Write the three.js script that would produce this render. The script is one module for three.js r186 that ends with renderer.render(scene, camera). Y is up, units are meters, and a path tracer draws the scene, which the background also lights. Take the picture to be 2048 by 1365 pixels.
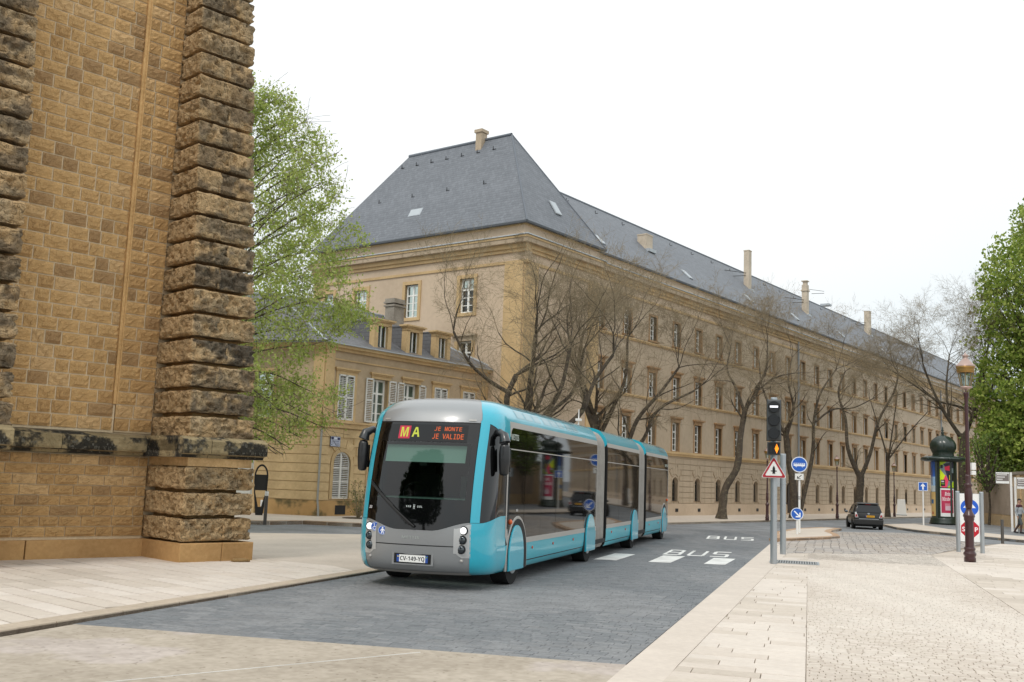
import * as THREE from 'three';
import { mergeGeometries } from 'three/addons/utils/BufferGeometryUtils.js';
import { MarchingCubes } from 'three/addons/objects/MarchingCubes.js';

// ---------- camera, sky, sun, exposure ----------
const scene = new THREE.Scene();
const camera = new THREE.PerspectiveCamera(37.0, 2048 / 1365, 0.1, 6000);
camera.position.set(0, 1.9, 0);
camera.rotation.order = 'YXZ';
camera.rotation.set(0.135, 0, 0.037);
const renderer = new THREE.WebGLRenderer({ antialias: true });
renderer.toneMapping = THREE.LinearToneMapping;
renderer.toneMappingExposure = 0.93;
renderer.shadowMap.enabled = true;

// ---------- seeded helpers ----------
function rngOf(seed) { let a = seed >>> 0; return () => { a = (a + 0x6D2B79F5) >>> 0; let t = a; t = Math.imul(t ^ (t >>> 15), t | 1); t ^= t + Math.imul(t ^ (t >>> 7), t | 61); return ((t ^ (t >>> 14)) >>> 0) / 4294967296; }; }
const hash3 = (x, y, z) => { let h = Math.imul(x, 374761393) ^ Math.imul(y, 668265263) ^ Math.imul(z, 2147483629 & 0x7fffffff); h = Math.imul(h ^ (h >>> 13), 1274126177); h ^= h >>> 16; return (h >>> 0) / 4294967296; };
const sm = t => t * t * (3 - 2 * t), lerp = (a, b, t) => a + (b - a) * t, clamp = (v, a, b) => v < a ? a : v > b ? b : v;
const sstep = (a, b, v) => sm(clamp((v - a) / (b - a), 0, 1));
function noise3(x, y, z) {
  const xi = Math.floor(x), yi = Math.floor(y), zi = Math.floor(z), u = sm(x - xi), v = sm(y - yi), w = sm(z - zi);
  const a = hash3(xi, yi, zi), b = hash3(xi + 1, yi, zi), c = hash3(xi, yi + 1, zi), d = hash3(xi + 1, yi + 1, zi), e = hash3(xi, yi, zi + 1), f = hash3(xi + 1, yi, zi + 1), g = hash3(xi, yi + 1, zi + 1), h = hash3(xi + 1, yi + 1, zi + 1);
  const p = a + (b - a) * u, q = c + (d - c) * u, r = e + (f - e) * u, s = g + (h - g) * u, m = p + (q - p) * v, n = r + (s - r) * v;
  return m + (n - m) * w;
}
function fbm3(x, y, z, o = 4) { let s = 0, a = 0.5, f = 1; for (let i = 0; i < o; i++) { s += a * noise3(x * f, y * f, z * f + i * 17); a *= 0.5; f *= 2.03; } return s / (1 - Math.pow(0.5, o)); }
const lattices = {};
function pn(x, y, p, seed) { // periodic noise on a cached lattice
  const key = p * 4096 + seed; let L = lattices[key];
  if (!L) { L = lattices[key] = new Float32Array(p * p); for (let j = 0; j < p; j++) for (let i = 0; i < p; i++) L[j * p + i] = hash3(i, j, seed); }
  const xi = Math.floor(x), yi = Math.floor(y), a = x - xi, b = y - yi, u = a * a * (3 - 2 * a), v = b * b * (3 - 2 * b), i0 = xi % p, j0 = (yi % p) * p, i1 = (xi + 1) % p, j1 = ((yi + 1) % p) * p;
  const t = L[j0 + i0] + (L[j0 + i1] - L[j0 + i0]) * u, w = L[j1 + i0] + (L[j1 + i1] - L[j1 + i0]) * u;
  return t + (w - t) * v;
}
function pf(u, v, p, oct, seed) { let s = 0, a = 0.5, t = 0; for (let i = 0; i < oct; i++) { s += a * pn(u * p, v * p, p, seed + i); t += a; a *= 0.55; p *= 2; } return s / t; }
function dataTex(n, fn, srgb, rep) {
  const d = new Uint8Array(n * n * 4);
  for (let j = 0; j < n; j++) for (let i = 0; i < n; i++) { const c = fn(i / n, j / n), k = (j * n + i) * 4; d[k] = clamp(c[0], 0, 255); d[k + 1] = clamp(c[1], 0, 255); d[k + 2] = clamp(c[2], 0, 255); d[k + 3] = 255; }
  const t = new THREE.DataTexture(d, n, n); t.wrapS = t.wrapT = THREE.RepeatWrapping; t.magFilter = THREE.LinearFilter; t.minFilter = THREE.LinearMipmapLinearFilter; t.generateMipmaps = true;
  if (srgb) t.colorSpace = THREE.SRGBColorSpace; t.repeat.set(1 / rep, 1 / rep); t.needsUpdate = true; return t;
}
// mottled matter: base colour (sRGB bytes), amount of fine grain, amount of patches, tile size in metres
function mottle(base, fine, patch, tile, seed, tint = [1, 0.95, 0.85], n = 512, pf0 = 3) {
  return dataTex(n, (u, v) => { const g = (pf(u, v, 40, 3, seed) - 0.5) * fine, p = (pf(u, v, pf0, 5, seed + 31) - 0.5) * patch; return [base[0] + g + p * tint[0], base[1] + g + p * tint[1], base[2] + g + p * tint[2]]; }, true, tile);
}
function bumpTex(tile, seed, p0 = 24, oct = 4, n = 512) { return dataTex(n, (u, v) => { const g = pf(u, v, p0, oct, seed) * 255; return [g, g, g]; }, false, tile); }
const std = o => new THREE.MeshStandardMaterial(Object.assign({ roughness: 0.85, metalness: 0 }, o));
const phys = o => new THREE.MeshPhysicalMaterial(o);

{ // bright overcast sky
  const w = 512, h = 256, d = new Float32Array(w * h * 4);
  for (let j = 0; j < h; j++) for (let i = 0; i < w; i++) {
    const el = (j + 0.5) / h * Math.PI - Math.PI / 2, az = (i + 0.5) / w * 2 * Math.PI, x = Math.cos(el) * Math.cos(az), z = Math.cos(el) * Math.sin(az), y = Math.sin(el);
    const c = fbm3(x * 2.2 + 5, y * 4 + 3, z * 2.2 + 9, 4), b = 0.985 * (1 + 0.5 * Math.max(0, y)) * (0.95 + 0.1 * c), k = (j * w + i) * 4, cl = sstep(0.35, 0.65, c);
    d[k] = b * lerp(0.93, 0.985, cl); d[k + 1] = b * lerp(1.0, 1.01, cl); d[k + 2] = b * lerp(1.03, 1.015, cl); d[k + 3] = 1;
  }
  const t = new THREE.DataTexture(d, w, h, THREE.RGBAFormat, THREE.FloatType); t.mapping = THREE.EquirectangularReflectionMapping; t.magFilter = THREE.LinearFilter; t.minFilter = THREE.LinearFilter; t.needsUpdate = true;
  scene.background = t; scene.environment = t;
}
const sun = new THREE.DirectionalLight(0xfff7ee, 1.2);
sun.position.set(-33, 100, 26); sun.target.position.set(5, 0, -40); sun.castShadow = true; sun.shadow.radius = 22;
Object.assign(sun.shadow.camera, { left: -90, right: 90, top: 90, bottom: -90, near: 1, far: 400 }); sun.shadow.mapSize.set(4096, 4096);
scene.add(sun); scene.add(sun.target);

// ---------- object helpers ----------
const taken = {};
function numbered(n) { if (!(n in taken)) { taken[n] = 0; return n; } taken[n]++; return n + '_' + String(taken[n]).padStart(3, '0'); }
function tag(o, label, category, group) { o.userData.label = label; o.userData.category = category; if (group) o.userData.group = group; return o; }
function thing(name, label, category, pos = [0, 0, 0], turn = 0, group) { const o = new THREE.Group(); o.name = numbered(name); o.position.set(...pos); o.rotation.y = turn; scene.add(o); return tag(o, label, category, group); }
function copyOf(src, pos, turn, label, group) { const r = src.clone(); r.userData = JSON.parse(JSON.stringify(src.userData)); r.name = numbered(src.name.replace(/_\d\d\d$/, '')); r.position.set(...pos); r.rotation.y = turn; if (label) r.userData.label = label; if (group) r.userData.group = group; scene.add(r); return r; }
// uv in metres from the dominant axis of each face
function mUV(g) {
  const p = g.attributes.position, n = p.count, uv = new Float32Array(n * 2), a = new THREE.Vector3(), b = new THREE.Vector3(), c = new THREE.Vector3();
  for (let i = 0; i + 2 < n; i += 3) {
    a.fromBufferAttribute(p, i); b.fromBufferAttribute(p, i + 1).sub(a); c.fromBufferAttribute(p, i + 2).sub(a); b.cross(c);
    const x = Math.abs(b.x), y = Math.abs(b.y), z = Math.abs(b.z);
    for (let k = 0; k < 3; k++) { const X = p.getX(i + k), Y = p.getY(i + k), Z = p.getZ(i + k); let u, v; if (x > y && x > z) { u = Z; v = Y; } else if (y > z) { u = X; v = Z; } else { u = X; v = Y; } uv[(i + k) * 2] = u; uv[(i + k) * 2 + 1] = v; }
  }
  g.setAttribute('uv', new THREE.BufferAttribute(uv, 2)); return g;
}
function plain(g) { const r = g.index ? g.toNonIndexed() : g; for (const k of Object.keys(r.attributes)) if (!['position', 'normal', 'uv', 'color'].includes(k)) r.deleteAttribute(k); return r; }
function joined(list, keepUV) {
  list = (Array.isArray(list) ? list : [list]).map(plain);
  if (!keepUV) list.forEach(mUV);
  return list.length === 1 ? list[0] : mergeGeometries(list, false);
}
function mesh(name, list, mat, parent, keepUV) { const m = new THREE.Mesh(joined(list, keepUV), mat); m.name = parent === scene ? numbered(name) : name; m.castShadow = m.receiveShadow = true; parent.add(m); return m; }
function share(name, geo, mat, parent, pos, scale, rot) { const m = new THREE.Mesh(geo, mat); m.name = name; m.castShadow = m.receiveShadow = true; if (pos) m.position.set(...pos); if (scale) m.scale.set(...scale); if (rot) m.rotation.set(...rot); parent.add(m); return m; }
function struct(name, list, mat, keepUV) { const m = mesh(name, list, mat, scene, keepUV); m.userData.kind = 'structure'; return m; }
const bx = (w, h, d, x = 0, y = 0, z = 0) => new THREE.BoxGeometry(w, h, d).translate(x, y, z);
const cyl = (r0, r1, h, x = 0, y = 0, z = 0, n = 16) => new THREE.CylinderGeometry(r0, r1, h, n).translate(x, y, z);
const lathe = (pts, n = 20) => new THREE.LatheGeometry(pts.map(p => new THREE.Vector2(p[0], p[1])), n);
function extr(pts, depth, holes = [], bevel = 0) { // outline in xy, front face at z = 0, body behind it
  const s = pts instanceof THREE.Shape ? pts : new THREE.Shape(pts.map(p => new THREE.Vector2(p[0], p[1])));
  for (const h of holes) s.holes.push(h instanceof THREE.Path ? h : new THREE.Path(h.map(p => new THREE.Vector2(p[0], p[1]))));
  return new THREE.ExtrudeGeometry(s, bevel ? { depth: depth - 2 * bevel, bevelEnabled: true, bevelSize: bevel, bevelThickness: bevel, bevelSegments: 2, bevelOffset: -bevel, curveSegments: 10 } : { depth, bevelEnabled: false, curveSegments: 10 }).translate(0, 0, -depth + bevel);
}
const rect = (x0, y0, x1, y1) => [[x0, y0], [x1, y0], [x1, y1], [x0, y1]];
function archPts(x0, y0, x1, y1, n = 10) { const r = (x1 - x0) / 2, cx = (x0 + x1) / 2, cy = y1 - r, a = [[x0, y0], [x1, y0]]; for (let i = 0; i <= n; i++) { const t = Math.PI * i / n; a.push([cx + r * Math.cos(t), cy + r * Math.sin(t)]); } return a; }
function tube(pts, radii, sides) { // tapered tube along a polyline
  const n = pts.length, pos = [], idx = [], T = new THREE.Vector3(), U = new THREE.Vector3(), V = new THREE.Vector3(), up = new THREE.Vector3(0.31, 0.17, 0.94);
  for (let i = 0; i < n; i++) { T.subVectors(pts[Math.min(i + 1, n - 1)], pts[Math.max(i - 1, 0)]).normalize(); U.crossVectors(up, T); if (U.lengthSq() < 1e-4) U.set(1, 0, 0); U.normalize(); V.crossVectors(T, U); for (let k = 0; k < sides; k++) { const a = k / sides * 2 * Math.PI, c = Math.cos(a) * radii[i], s = Math.sin(a) * radii[i]; pos.push(pts[i].x + U.x * c + V.x * s, pts[i].y + U.y * c + V.y * s, pts[i].z + U.z * c + V.z * s); } }
  for (let i = 0; i < n - 1; i++) for (let k = 0; k < sides; k++) { const a = i * sides + k, b = i * sides + (k + 1) % sides; idx.push(a, b, a + sides, b, b + sides, a + sides); }
  return { pos, idx };
}
class Tubes { constructor() { this.pos = []; this.idx = []; } add(pts, radii, sides) { const t = tube(pts, radii, sides), o = this.pos.length / 3; for (const v of t.pos) this.pos.push(v); for (const v of t.idx) this.idx.push(v + o); } geo() { const g = new THREE.BufferGeometry(); g.setAttribute('position', new THREE.Float32BufferAttribute(this.pos, 3)); g.setIndex(this.idx); g.computeVertexNormals(); const uv = new Float32Array(this.pos.length / 3 * 2); for (let i = 0; i < uv.length / 2; i++) { uv[2 * i] = this.pos[3 * i] + this.pos[3 * i + 2]; uv[2 * i + 1] = this.pos[3 * i + 1]; } g.setAttribute('uv', new THREE.BufferAttribute(uv, 2)); return g; } }
function meshTubes(name, T, mat, parent) { const m = new THREE.Mesh(T.geo(), mat); m.name = name; m.castShadow = m.receiveShadow = true; parent.add(m); return m; }
const V3 = (x, y, z) => new THREE.Vector3(x, y, z);
const dirTurn = deg => (90 - deg) * Math.PI / 180; // compass-like heading (0 = -z, 90 = +x) of the local x axis
function canvasTex(w, h, draw) { const c = document.createElement('canvas'); c.width = w; c.height = h; const g = c.getContext('2d'); draw(g, w, h); const t = new THREE.CanvasTexture(c); t.colorSpace = THREE.SRGBColorSpace; t.magFilter = THREE.LinearFilter; return t; }
function face(name, w, h, mat, parent, pos, rot) { const m = new THREE.Mesh(new THREE.PlaneGeometry(w, h), mat); m.name = name; m.position.set(...pos); if (rot) m.rotation.set(...rot); m.castShadow = m.receiveShadow = true; parent.add(m); return m; }

// ---------- shared materials ----------
const B_ROUGH = bumpTex(1.2, 11), B_FINE = bumpTex(0.4, 23, 32, 3), B_COARSE = bumpTex(2.0, 77, 10, 5);
const M = {};
M.asphalt = std({ map: mottle([124, 126, 128], 26, 34, 3, 3, [1, 1, 1]), bumpMap: B_FINE, bumpScale: 0.002, roughness: 0.92 });
M.joint = std({ map: mottle([96, 98, 100], 26, 30, 2, 5), roughness: 0.95 });
M.sandJoint = std({ map: mottle([112, 97, 82], 40, 40, 2, 6), roughness: 0.95 });
M.sandJoint2 = std({ map: mottle([150, 136, 120], 36, 36, 2, 8), roughness: 0.95 });
M.concrete = std({ map: dataTex(1024, (u, v) => { const p = pf(u, v, 3, 5, 7) - 0.5, q = pf(u, v, 9, 4, 17) - 0.5, g = (pf(u, v, 90, 2, 27) - 0.5) * 26, w = sstep(0.60, 0.72, pf(u, v, 5, 5, 37)), k = sstep(0.80, 0.86, pf(u, v, 110, 2, 47)), d = p * 44 + q * 24 + g + w * 9 - k * 30; return [174 + d, 162 + d, 146 + d + w * 6]; }, true, 6), bumpMap: B_FINE, bumpScale: 0.0015, roughness: 0.9 });
M.sett = [[108, 111, 114], [114, 117, 119], [119, 121, 123], [126, 127, 128]].map((c, i) => std({ map: mottle(c, 26, 24, 1.3, 40 + i, [1, 1, 1], 256), bumpMap: B_FINE, bumpScale: 0.002, roughness: 0.8 }));
M.slab = [[192, 180, 166], [200, 188, 174], [206, 194, 181], [211, 200, 188]].map((c, i) => std({ map: mottle(c, 14, 22, 2.1, 50 + i, [1, 0.98, 0.95], 256), bumpMap: B_FINE, bumpScale: 0.001, roughness: 0.9 }));
M.cobble = [[196, 184, 171], [202, 191, 178], [207, 196, 184], [212, 202, 190]].map((c, i) => std({ map: mottle(c, 18, 20, 1.1, 60 + i, [1, 0.98, 0.95], 256), bumpMap: B_FINE, bumpScale: 0.002, roughness: 0.9 }));
M.paver = [[170, 162, 154], [160, 153, 147], [178, 170, 162], [166, 156, 146]].map((c, i) => std({ map: mottle(c, 16, 20, 1.7, 70 + i, [1, 0.98, 0.95], 256), bumpMap: B_FINE, bumpScale: 0.002, roughness: 0.9 }));
M.kerb = std({ map: mottle([186, 170, 150], 22, 40, 2, 80), bumpMap: B_FINE, bumpScale: 0.003 });
M.kerbRust = std({ map: mottle([176, 146, 118], 22, 44, 2, 81), bumpMap: B_FINE, bumpScale: 0.003 });
M.paint = std({ map: mottle([222, 222, 218], 18, 60, 1.5, 82, [1, 1, 1]), roughness: 0.8 });
M.steel = std({ color: 0xaeb4b8, roughness: 0.42, metalness: 0.75 });
M.signBack = std({ color: 0xa8adb0, roughness: 0.5, metalness: 0.5 });
M.white = std({ color: 0xe9e9e6, roughness: 0.5 });
M.black = std({ color: 0x0b0c0d, roughness: 0.55 });
M.rubber = std({ color: 0x161616, roughness: 0.9 });
M.winWhite = std({ color: 0xf0f0ea, roughness: 0.6 });
M.glass = phys({ color: 0xd4dcd8, roughness: 0.03, transmission: 1, thickness: 0, ior: 1.52 });
// ---------- the ground ----------
function poly(pts, y, y0) { // flat sheet, or a slab down to y0
  const s = new THREE.Shape(pts.map(p => new THREE.Vector2(p[0], -p[1])));
  const g = y0 === undefined ? new THREE.ShapeGeometry(s) : new THREE.ExtrudeGeometry(s, { depth: y - y0, bevelEnabled: false });
  return g.rotateX(-Math.PI / 2).translate(0, y0 === undefined ? y : y0, 0);
}
struct('ground', new THREE.PlaneGeometry(5000, 5000).rotateX(-Math.PI / 2), M.asphalt);

const ccw = p => { let a = 0; for (let i = 0; i < p.length; i++) { const [x, y] = p[i], [X, Y] = p[(i + 1) % p.length]; a += x * Y - X * y; } return a > 0 ? p : p.slice().reverse(); };
function clipPoly(sub, clip) { // convex clip
  for (let i = 0; i < clip.length && sub.length; i++) {
    const [ax, ay] = clip[i], [bx_, by] = clip[(i + 1) % clip.length], side = p => (bx_ - ax) * (p[1] - ay) - (by - ay) * (p[0] - ax), out = [];
    for (let k = 0; k < sub.length; k++) { const p = sub[k], q = sub[(k + 1) % sub.length], sp = side(p), sq = side(q); if (sp >= 0) out.push(p); if (sp * sq < 0) { const t = sp / (sp - sq); out.push([p[0] + (q[0] - p[0]) * t, p[1] + (q[1] - p[1]) * t]); } }
    sub = out;
  }
  return sub;
}
const polyArea = p => { let a = 0; for (let i = 0; i < p.length; i++) { const [x, y] = p[i], [X, Y] = p[(i + 1) % p.length]; a += x * Y - X * y; } return Math.abs(a) / 2; };
// pieces of paving laid in running rows: nearest ones are single meshes, the far rest is one part
function pave(parent, name, area, heading, row, len, gap, y, mats, seed, opt = {}) {
  const r = rngOf(seed), a = heading * Math.PI / 180, ux = Math.sin(a), uz = -Math.cos(a), vx = -uz, vz = ux; // u along the row, v across
  const clip = ccw(area), us = area.map(p => p[0] * ux + p[1] * uz), vs = area.map(p => p[0] * vx + p[1] * vz);
  const u0 = Math.min(...us) - len[1], u1 = Math.max(...us), v0 = Math.min(...vs) - row, v1 = Math.max(...vs), tiles = [];
  let k = 0;
  for (let v = v0; v < v1; v += row, k++) {
    let u = u0 + (opt.stack ? 0 : (k % 2) * len[0] * 0.5 + r() * len[0] * 0.3);
    while (u < u1) {
      const L = len[0] + r() * (len[1] - len[0]), g = gap / 2, c = [[u + g, v + g], [u + L - g, v + g], [u + L - g, v + row - g], [u + g, v + row - g]].map(([p, q]) => [p * ux + q * vx, p * uz + q * vz]);
      const t = clipPoly(ccw(c), clip); u += L;
      if (t.length > 2 && polyArea(t) > 0.02 * L * row) { const cx = t.reduce((s, p) => s + p[0], 0) / t.length, cz = t.reduce((s, p) => s + p[1], 0) / t.length; tiles.push({ t, d: cx * cx + cz * cz, cx, cz, m: clamp(Math.floor((0.5 + 2.2 * (fbm3(cx * 0.55 + seed, 3, cz * 0.3, 3) - 0.48) + (r() - 0.5) * 0.55) * mats.length), 0, mats.length - 1), dy: (r() - 0.5) * (opt.uneven ?? 0.004) }); }
    }
  }
  const seen = q => { const b = Math.abs(q.cx / -q.cz); return q.cz < -8 && b < 0.56; };
  const near = tiles.filter(seen).sort((p, q) => p.d - q.d).slice(0, opt.single ?? 300), set = new Set(near), rest = mats.map(() => []);
  const build = t => { const b = opt.bevel ?? 0.004, s = new THREE.Shape(t.t.map(p => new THREE.Vector2(p[0], -p[1]))); return b ? new THREE.ExtrudeGeometry(s, { depth: 0.02, bevelEnabled: true, bevelSize: b, bevelThickness: b, bevelSegments: 1, bevelOffset: -b }).rotateX(-Math.PI / 2).translate(0, y + t.dy - 0.02 - b, 0) : new THREE.ExtrudeGeometry(s, { depth: 0.02, bevelEnabled: false }).rotateX(-Math.PI / 2).translate(0, y + t.dy - 0.02, 0); };
  for (const t of near) mesh(name, build(t), mats[t.m], parent);
  for (const t of tiles) if (!set.has(t)) { const s = new THREE.Shape(t.t.map(p => new THREE.Vector2(p[0], -p[1]))); rest[t.m].push(t.d < 900 ? build(t) : new THREE.ShapeGeometry(s).rotateX(-Math.PI / 2).translate(0, y + t.dy, 0)); }
  rest.forEach((l, i) => { if (l.length) { const m = mesh(name + 's_beyond', l, mats[i], parent); m.userData.kind = 'stuff'; } });
}
function kerbRun(parent, pts, w, h, mat, len = 1.0, y0 = -0.05) { // stones along a polyline, inner side to the left of travel
  for (let i = 0; i + 1 < pts.length; i++) {
    const [ax, az] = pts[i], [bx_, bz] = pts[i + 1], L = Math.hypot(bx_ - ax, bz - az), n = Math.max(1, Math.round(L / len)), dx = (bx_ - ax) / L, dz = (bz - az) / L;
    for (let k = 0; k < n; k++) {
      const s = L / n, g = extr(rect(0.003, y0, s - 0.003, h), w, [], 0.012).translate(0, 0, w).rotateY(-Math.atan2(dz, dx)).translate(ax + dx * k * s, 0, az + dz * k * s);
      mesh('kerb_stone', g, mat, parent);
    }
  }
}
// road of dark setts
const roadA = [[-5.05, -12.36], [1.31, -11.02], [9.45, -36.6], [12.6, -46.5], [6.3, -46.5]];
const road = struct('bus_lane', poly(roadA, -0.004 + 0.008), M.joint);
pave(road, 'sett', roadA, 107, 0.115, [0.2, 0.26], 0.007, 0.026, M.sett, 7, { single: 300, uneven: 0.004, bevel: 0.0025 });
// poured concrete foreground
const concA = [[-5.02, -12.36], [-7.4, -5], [-8, 6], [8, 6], [3.0, -6.2], [1.31, -11.02]];
const conc = struct('concrete_road', poly(concA, 0.026, -0.02), M.concrete);
// left pavement, raised
const LK = [[-8.85, -1.4], [-2.57, -19.72], [1.0, -30.4]];
const leftPts = [[-8.85, -1.4], [-2.57, -19.72], [1.0, -30.4], [-2.0, -32.7], [-8, -30.2], [-20, -25], [-24, -10], [-14, -1.4]];
const left = struct('plaza_pavement', poly(leftPts.map(([x, z]) => [x, z]), 0.058, -0.05), M.sandJoint);
kerbRun(left, LK.slice().reverse(), 0.3, 0.08, M.kerb, 1.15);
const inner = LK.map(([x, z]) => [x - 0.29, z - 0.09]);
pave(left, 'paving_slab', [inner[0], inner[1], [-3.35, -20.6], [-6.2, -22.3], [-14, -14.4], [-12, -1.4]], 132, 0.36, [0.75, 1.25], 0.026, 0.078, M.slab, 17, { single: 300, uneven: 0.004, bevel: 0.004 });
const plazaTop = mesh('plaza_concrete', poly([[-3.35, -20.6], [-2.86, -19.81], [0.66, -30.4], [-2.0, -32.6], [-8, -30.1], [-19.8, -24.9], [-18, -17], [-14, -14.4], [-6.2, -22.3]], 0.076, 0.03), M.slab[0], left);
// right pavement, flush with the road
const rightBase = struct('pavement', poly([[1.31, -11.02], [-0.6, -4], [30, -4], [34, -28], [20.4, -42.6], [18.67, -40.71], [15.96, -36.94], [13.46, -32.81], [8.15, -30.96]], 0.012, -0.02), M.sandJoint2);
mesh('edge_band', poly([[1.33, -11.02], [-0.5, -5.2], [0.1, -5.2], [1.85, -11.02], [8.45, -31.0], [9.6, -36.3], [9.4, -36.5]], 0.03, 0.0), M.slab[2], rightBase);
pave(rightBase, 'paving_slab', [[0.86, -8], [2.31, -8], [9.1, -31.1], [8.42, -30.9]], 106, 0.3, [0.55, 1.1], 0.010, 0.03, M.slab, 27, { single: 300, uneven: 0.003, bevel: 0.003 });
const cobA = [[2.32, -8], [5.61, -8], [13.44, -32.72], [9.11, -31.15]];
pave(rightBase, 'cobble', cobA, 106, 0.088, [0.13, 0.18], 0.010, 0.032, M.cobble, 37, { single: 300, uneven: 0.005, bevel: 0.004 });
pave(rightBase, 'pale_slab', [[5.63, -8], [14, -8], [27, -34], [20.4, -42.5], [13.46, -32.74]], 110, 0.42, [0.7, 1.3], 0.008, 0.03, M.slab, 47, { single: 120, uneven: 0.003, bevel: 0.003 });
// side street of larger pavers
const sideA = [[8.15, -30.96], [13.46, -32.81], [19.6, -42.2], [20.8, -47], [19.8, -50.5], [15.2, -48.5], [9.5, -36.6]];
const side = struct('side_street', poly(sideA, 0.01), M.joint);
pave(side, 'paver', sideA, 107, 0.42, [0.26, 0.3], 0.02, 0.028, M.paver, 57, { single: 300, uneven: 0.006, bevel: 0.005, stack: true });
// traffic islands and the pavements along the buildings, raised
function raised(name, pts, h, topMat, kerbMat, kerbPts) { const s = struct(name, poly(pts, h - 0.006, -0.04), topMat); if (kerbPts) kerbRun(s, kerbPts, 0.28, h, kerbMat, 1.0); return s; }
const isl1 = [[9.84, -37.61], [10.9, -38.7], [12.4, -40.4], [13.6, -42.0], [14.1, -43.8], [14.6, -46.4], [15.3, -48.3], [16.6, -51.0], [15.8, -51.6], [13.6, -48.6], [11.2, -43.4]];
raised('traffic_island', isl1, 0.12, M.slab[1], M.kerbRust, isl1.concat([isl1[0]]).reverse());
const isl2 = [[22.0, -60.2], [21.0, -55.5], [20.9, -52.4], [21.6, -48.6], [22.3, -45.2], [24.5, -39.5], [30, -34], [42, -44], [36, -74], [29, -66.5], [25, -63.5]];
const i2 = raised('kiosk_pavement', isl2, 0.12, M.asphalt, M.kerb, [[30, -34], [24.5, -39.5], [22.3, -45.2], [21.6, -48.6], [20.9, -52.4], [21.0, -55.5], [22.0, -60.2], [25, -63.5], [29, -66.5], [36, -74]]);
mesh('slab_band', poly([[24.9, -39.6], [22.6, -45.2], [21.9, -48.6], [21.2, -52.4], [21.3, -55.5], [22.2, -60.0], [25.0, -63.2], [24.6, -60.2], [23.8, -55.5], [24.2, -50.5], [25.4, -45.6], [26.6, -40.6]], 0.124, 0.05), M.slab[1], i2);

mesh('expansion_joint', [[[-0.86, -11.3], [-2.2, -10.2]], [[-2.2, -10.2], [-5.6, -7.4]]].map(([a, b]) => { const l = Math.hypot(b[0] - a[0], b[1] - a[1]), nx = -(b[1] - a[1]) / l * 0.005, nz = (b[0] - a[0]) / l * 0.005; return poly([[a[0] + nx, a[1] + nz], [b[0] + nx, b[1] + nz], [b[0] - nx, b[1] - nz], [a[0] - nx, a[1] - nz]].reverse(), 0.0295, 0.02); }), M.paint, conc);
// ---------- pavements along the buildings ----------
const BU = [0.6035, -0.7974], BN = [0.7974, 0.6035], BP = [9.99, -62.43]; // long facade of the barracks: along, outward, origin
const bw = (u, n) => [BP[0] + BU[0] * u + BN[0] * n, BP[1] + BU[1] * u + BN[1] * n];
raised('building_pavement', [bw(-21, 5.6), bw(130, 5.6), bw(130, -1), bw(-21, -1)].reverse(), 0.10, M.slab[1], M.kerb, [bw(130, 5.6), bw(-21, 5.6)]);
const hs = [[-30, -33.2], [-8.3, -36.5], [-7.4, -37.8], [-4.6, -37.2], [-1.2, -39.0], [1.5, -43.4], [0.3, -50], [-14, -50], [-30, -50]];
raised('house_pavement', hs, 0.14, M.slab[1], M.kerbRust, [[-30, -33.2], [-8.3, -36.5], [-7.4, -37.8], [-4.6, -37.2], [-1.2, -39.0], [1.5, -43.4], [0.3, -50]].reverse());

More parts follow.
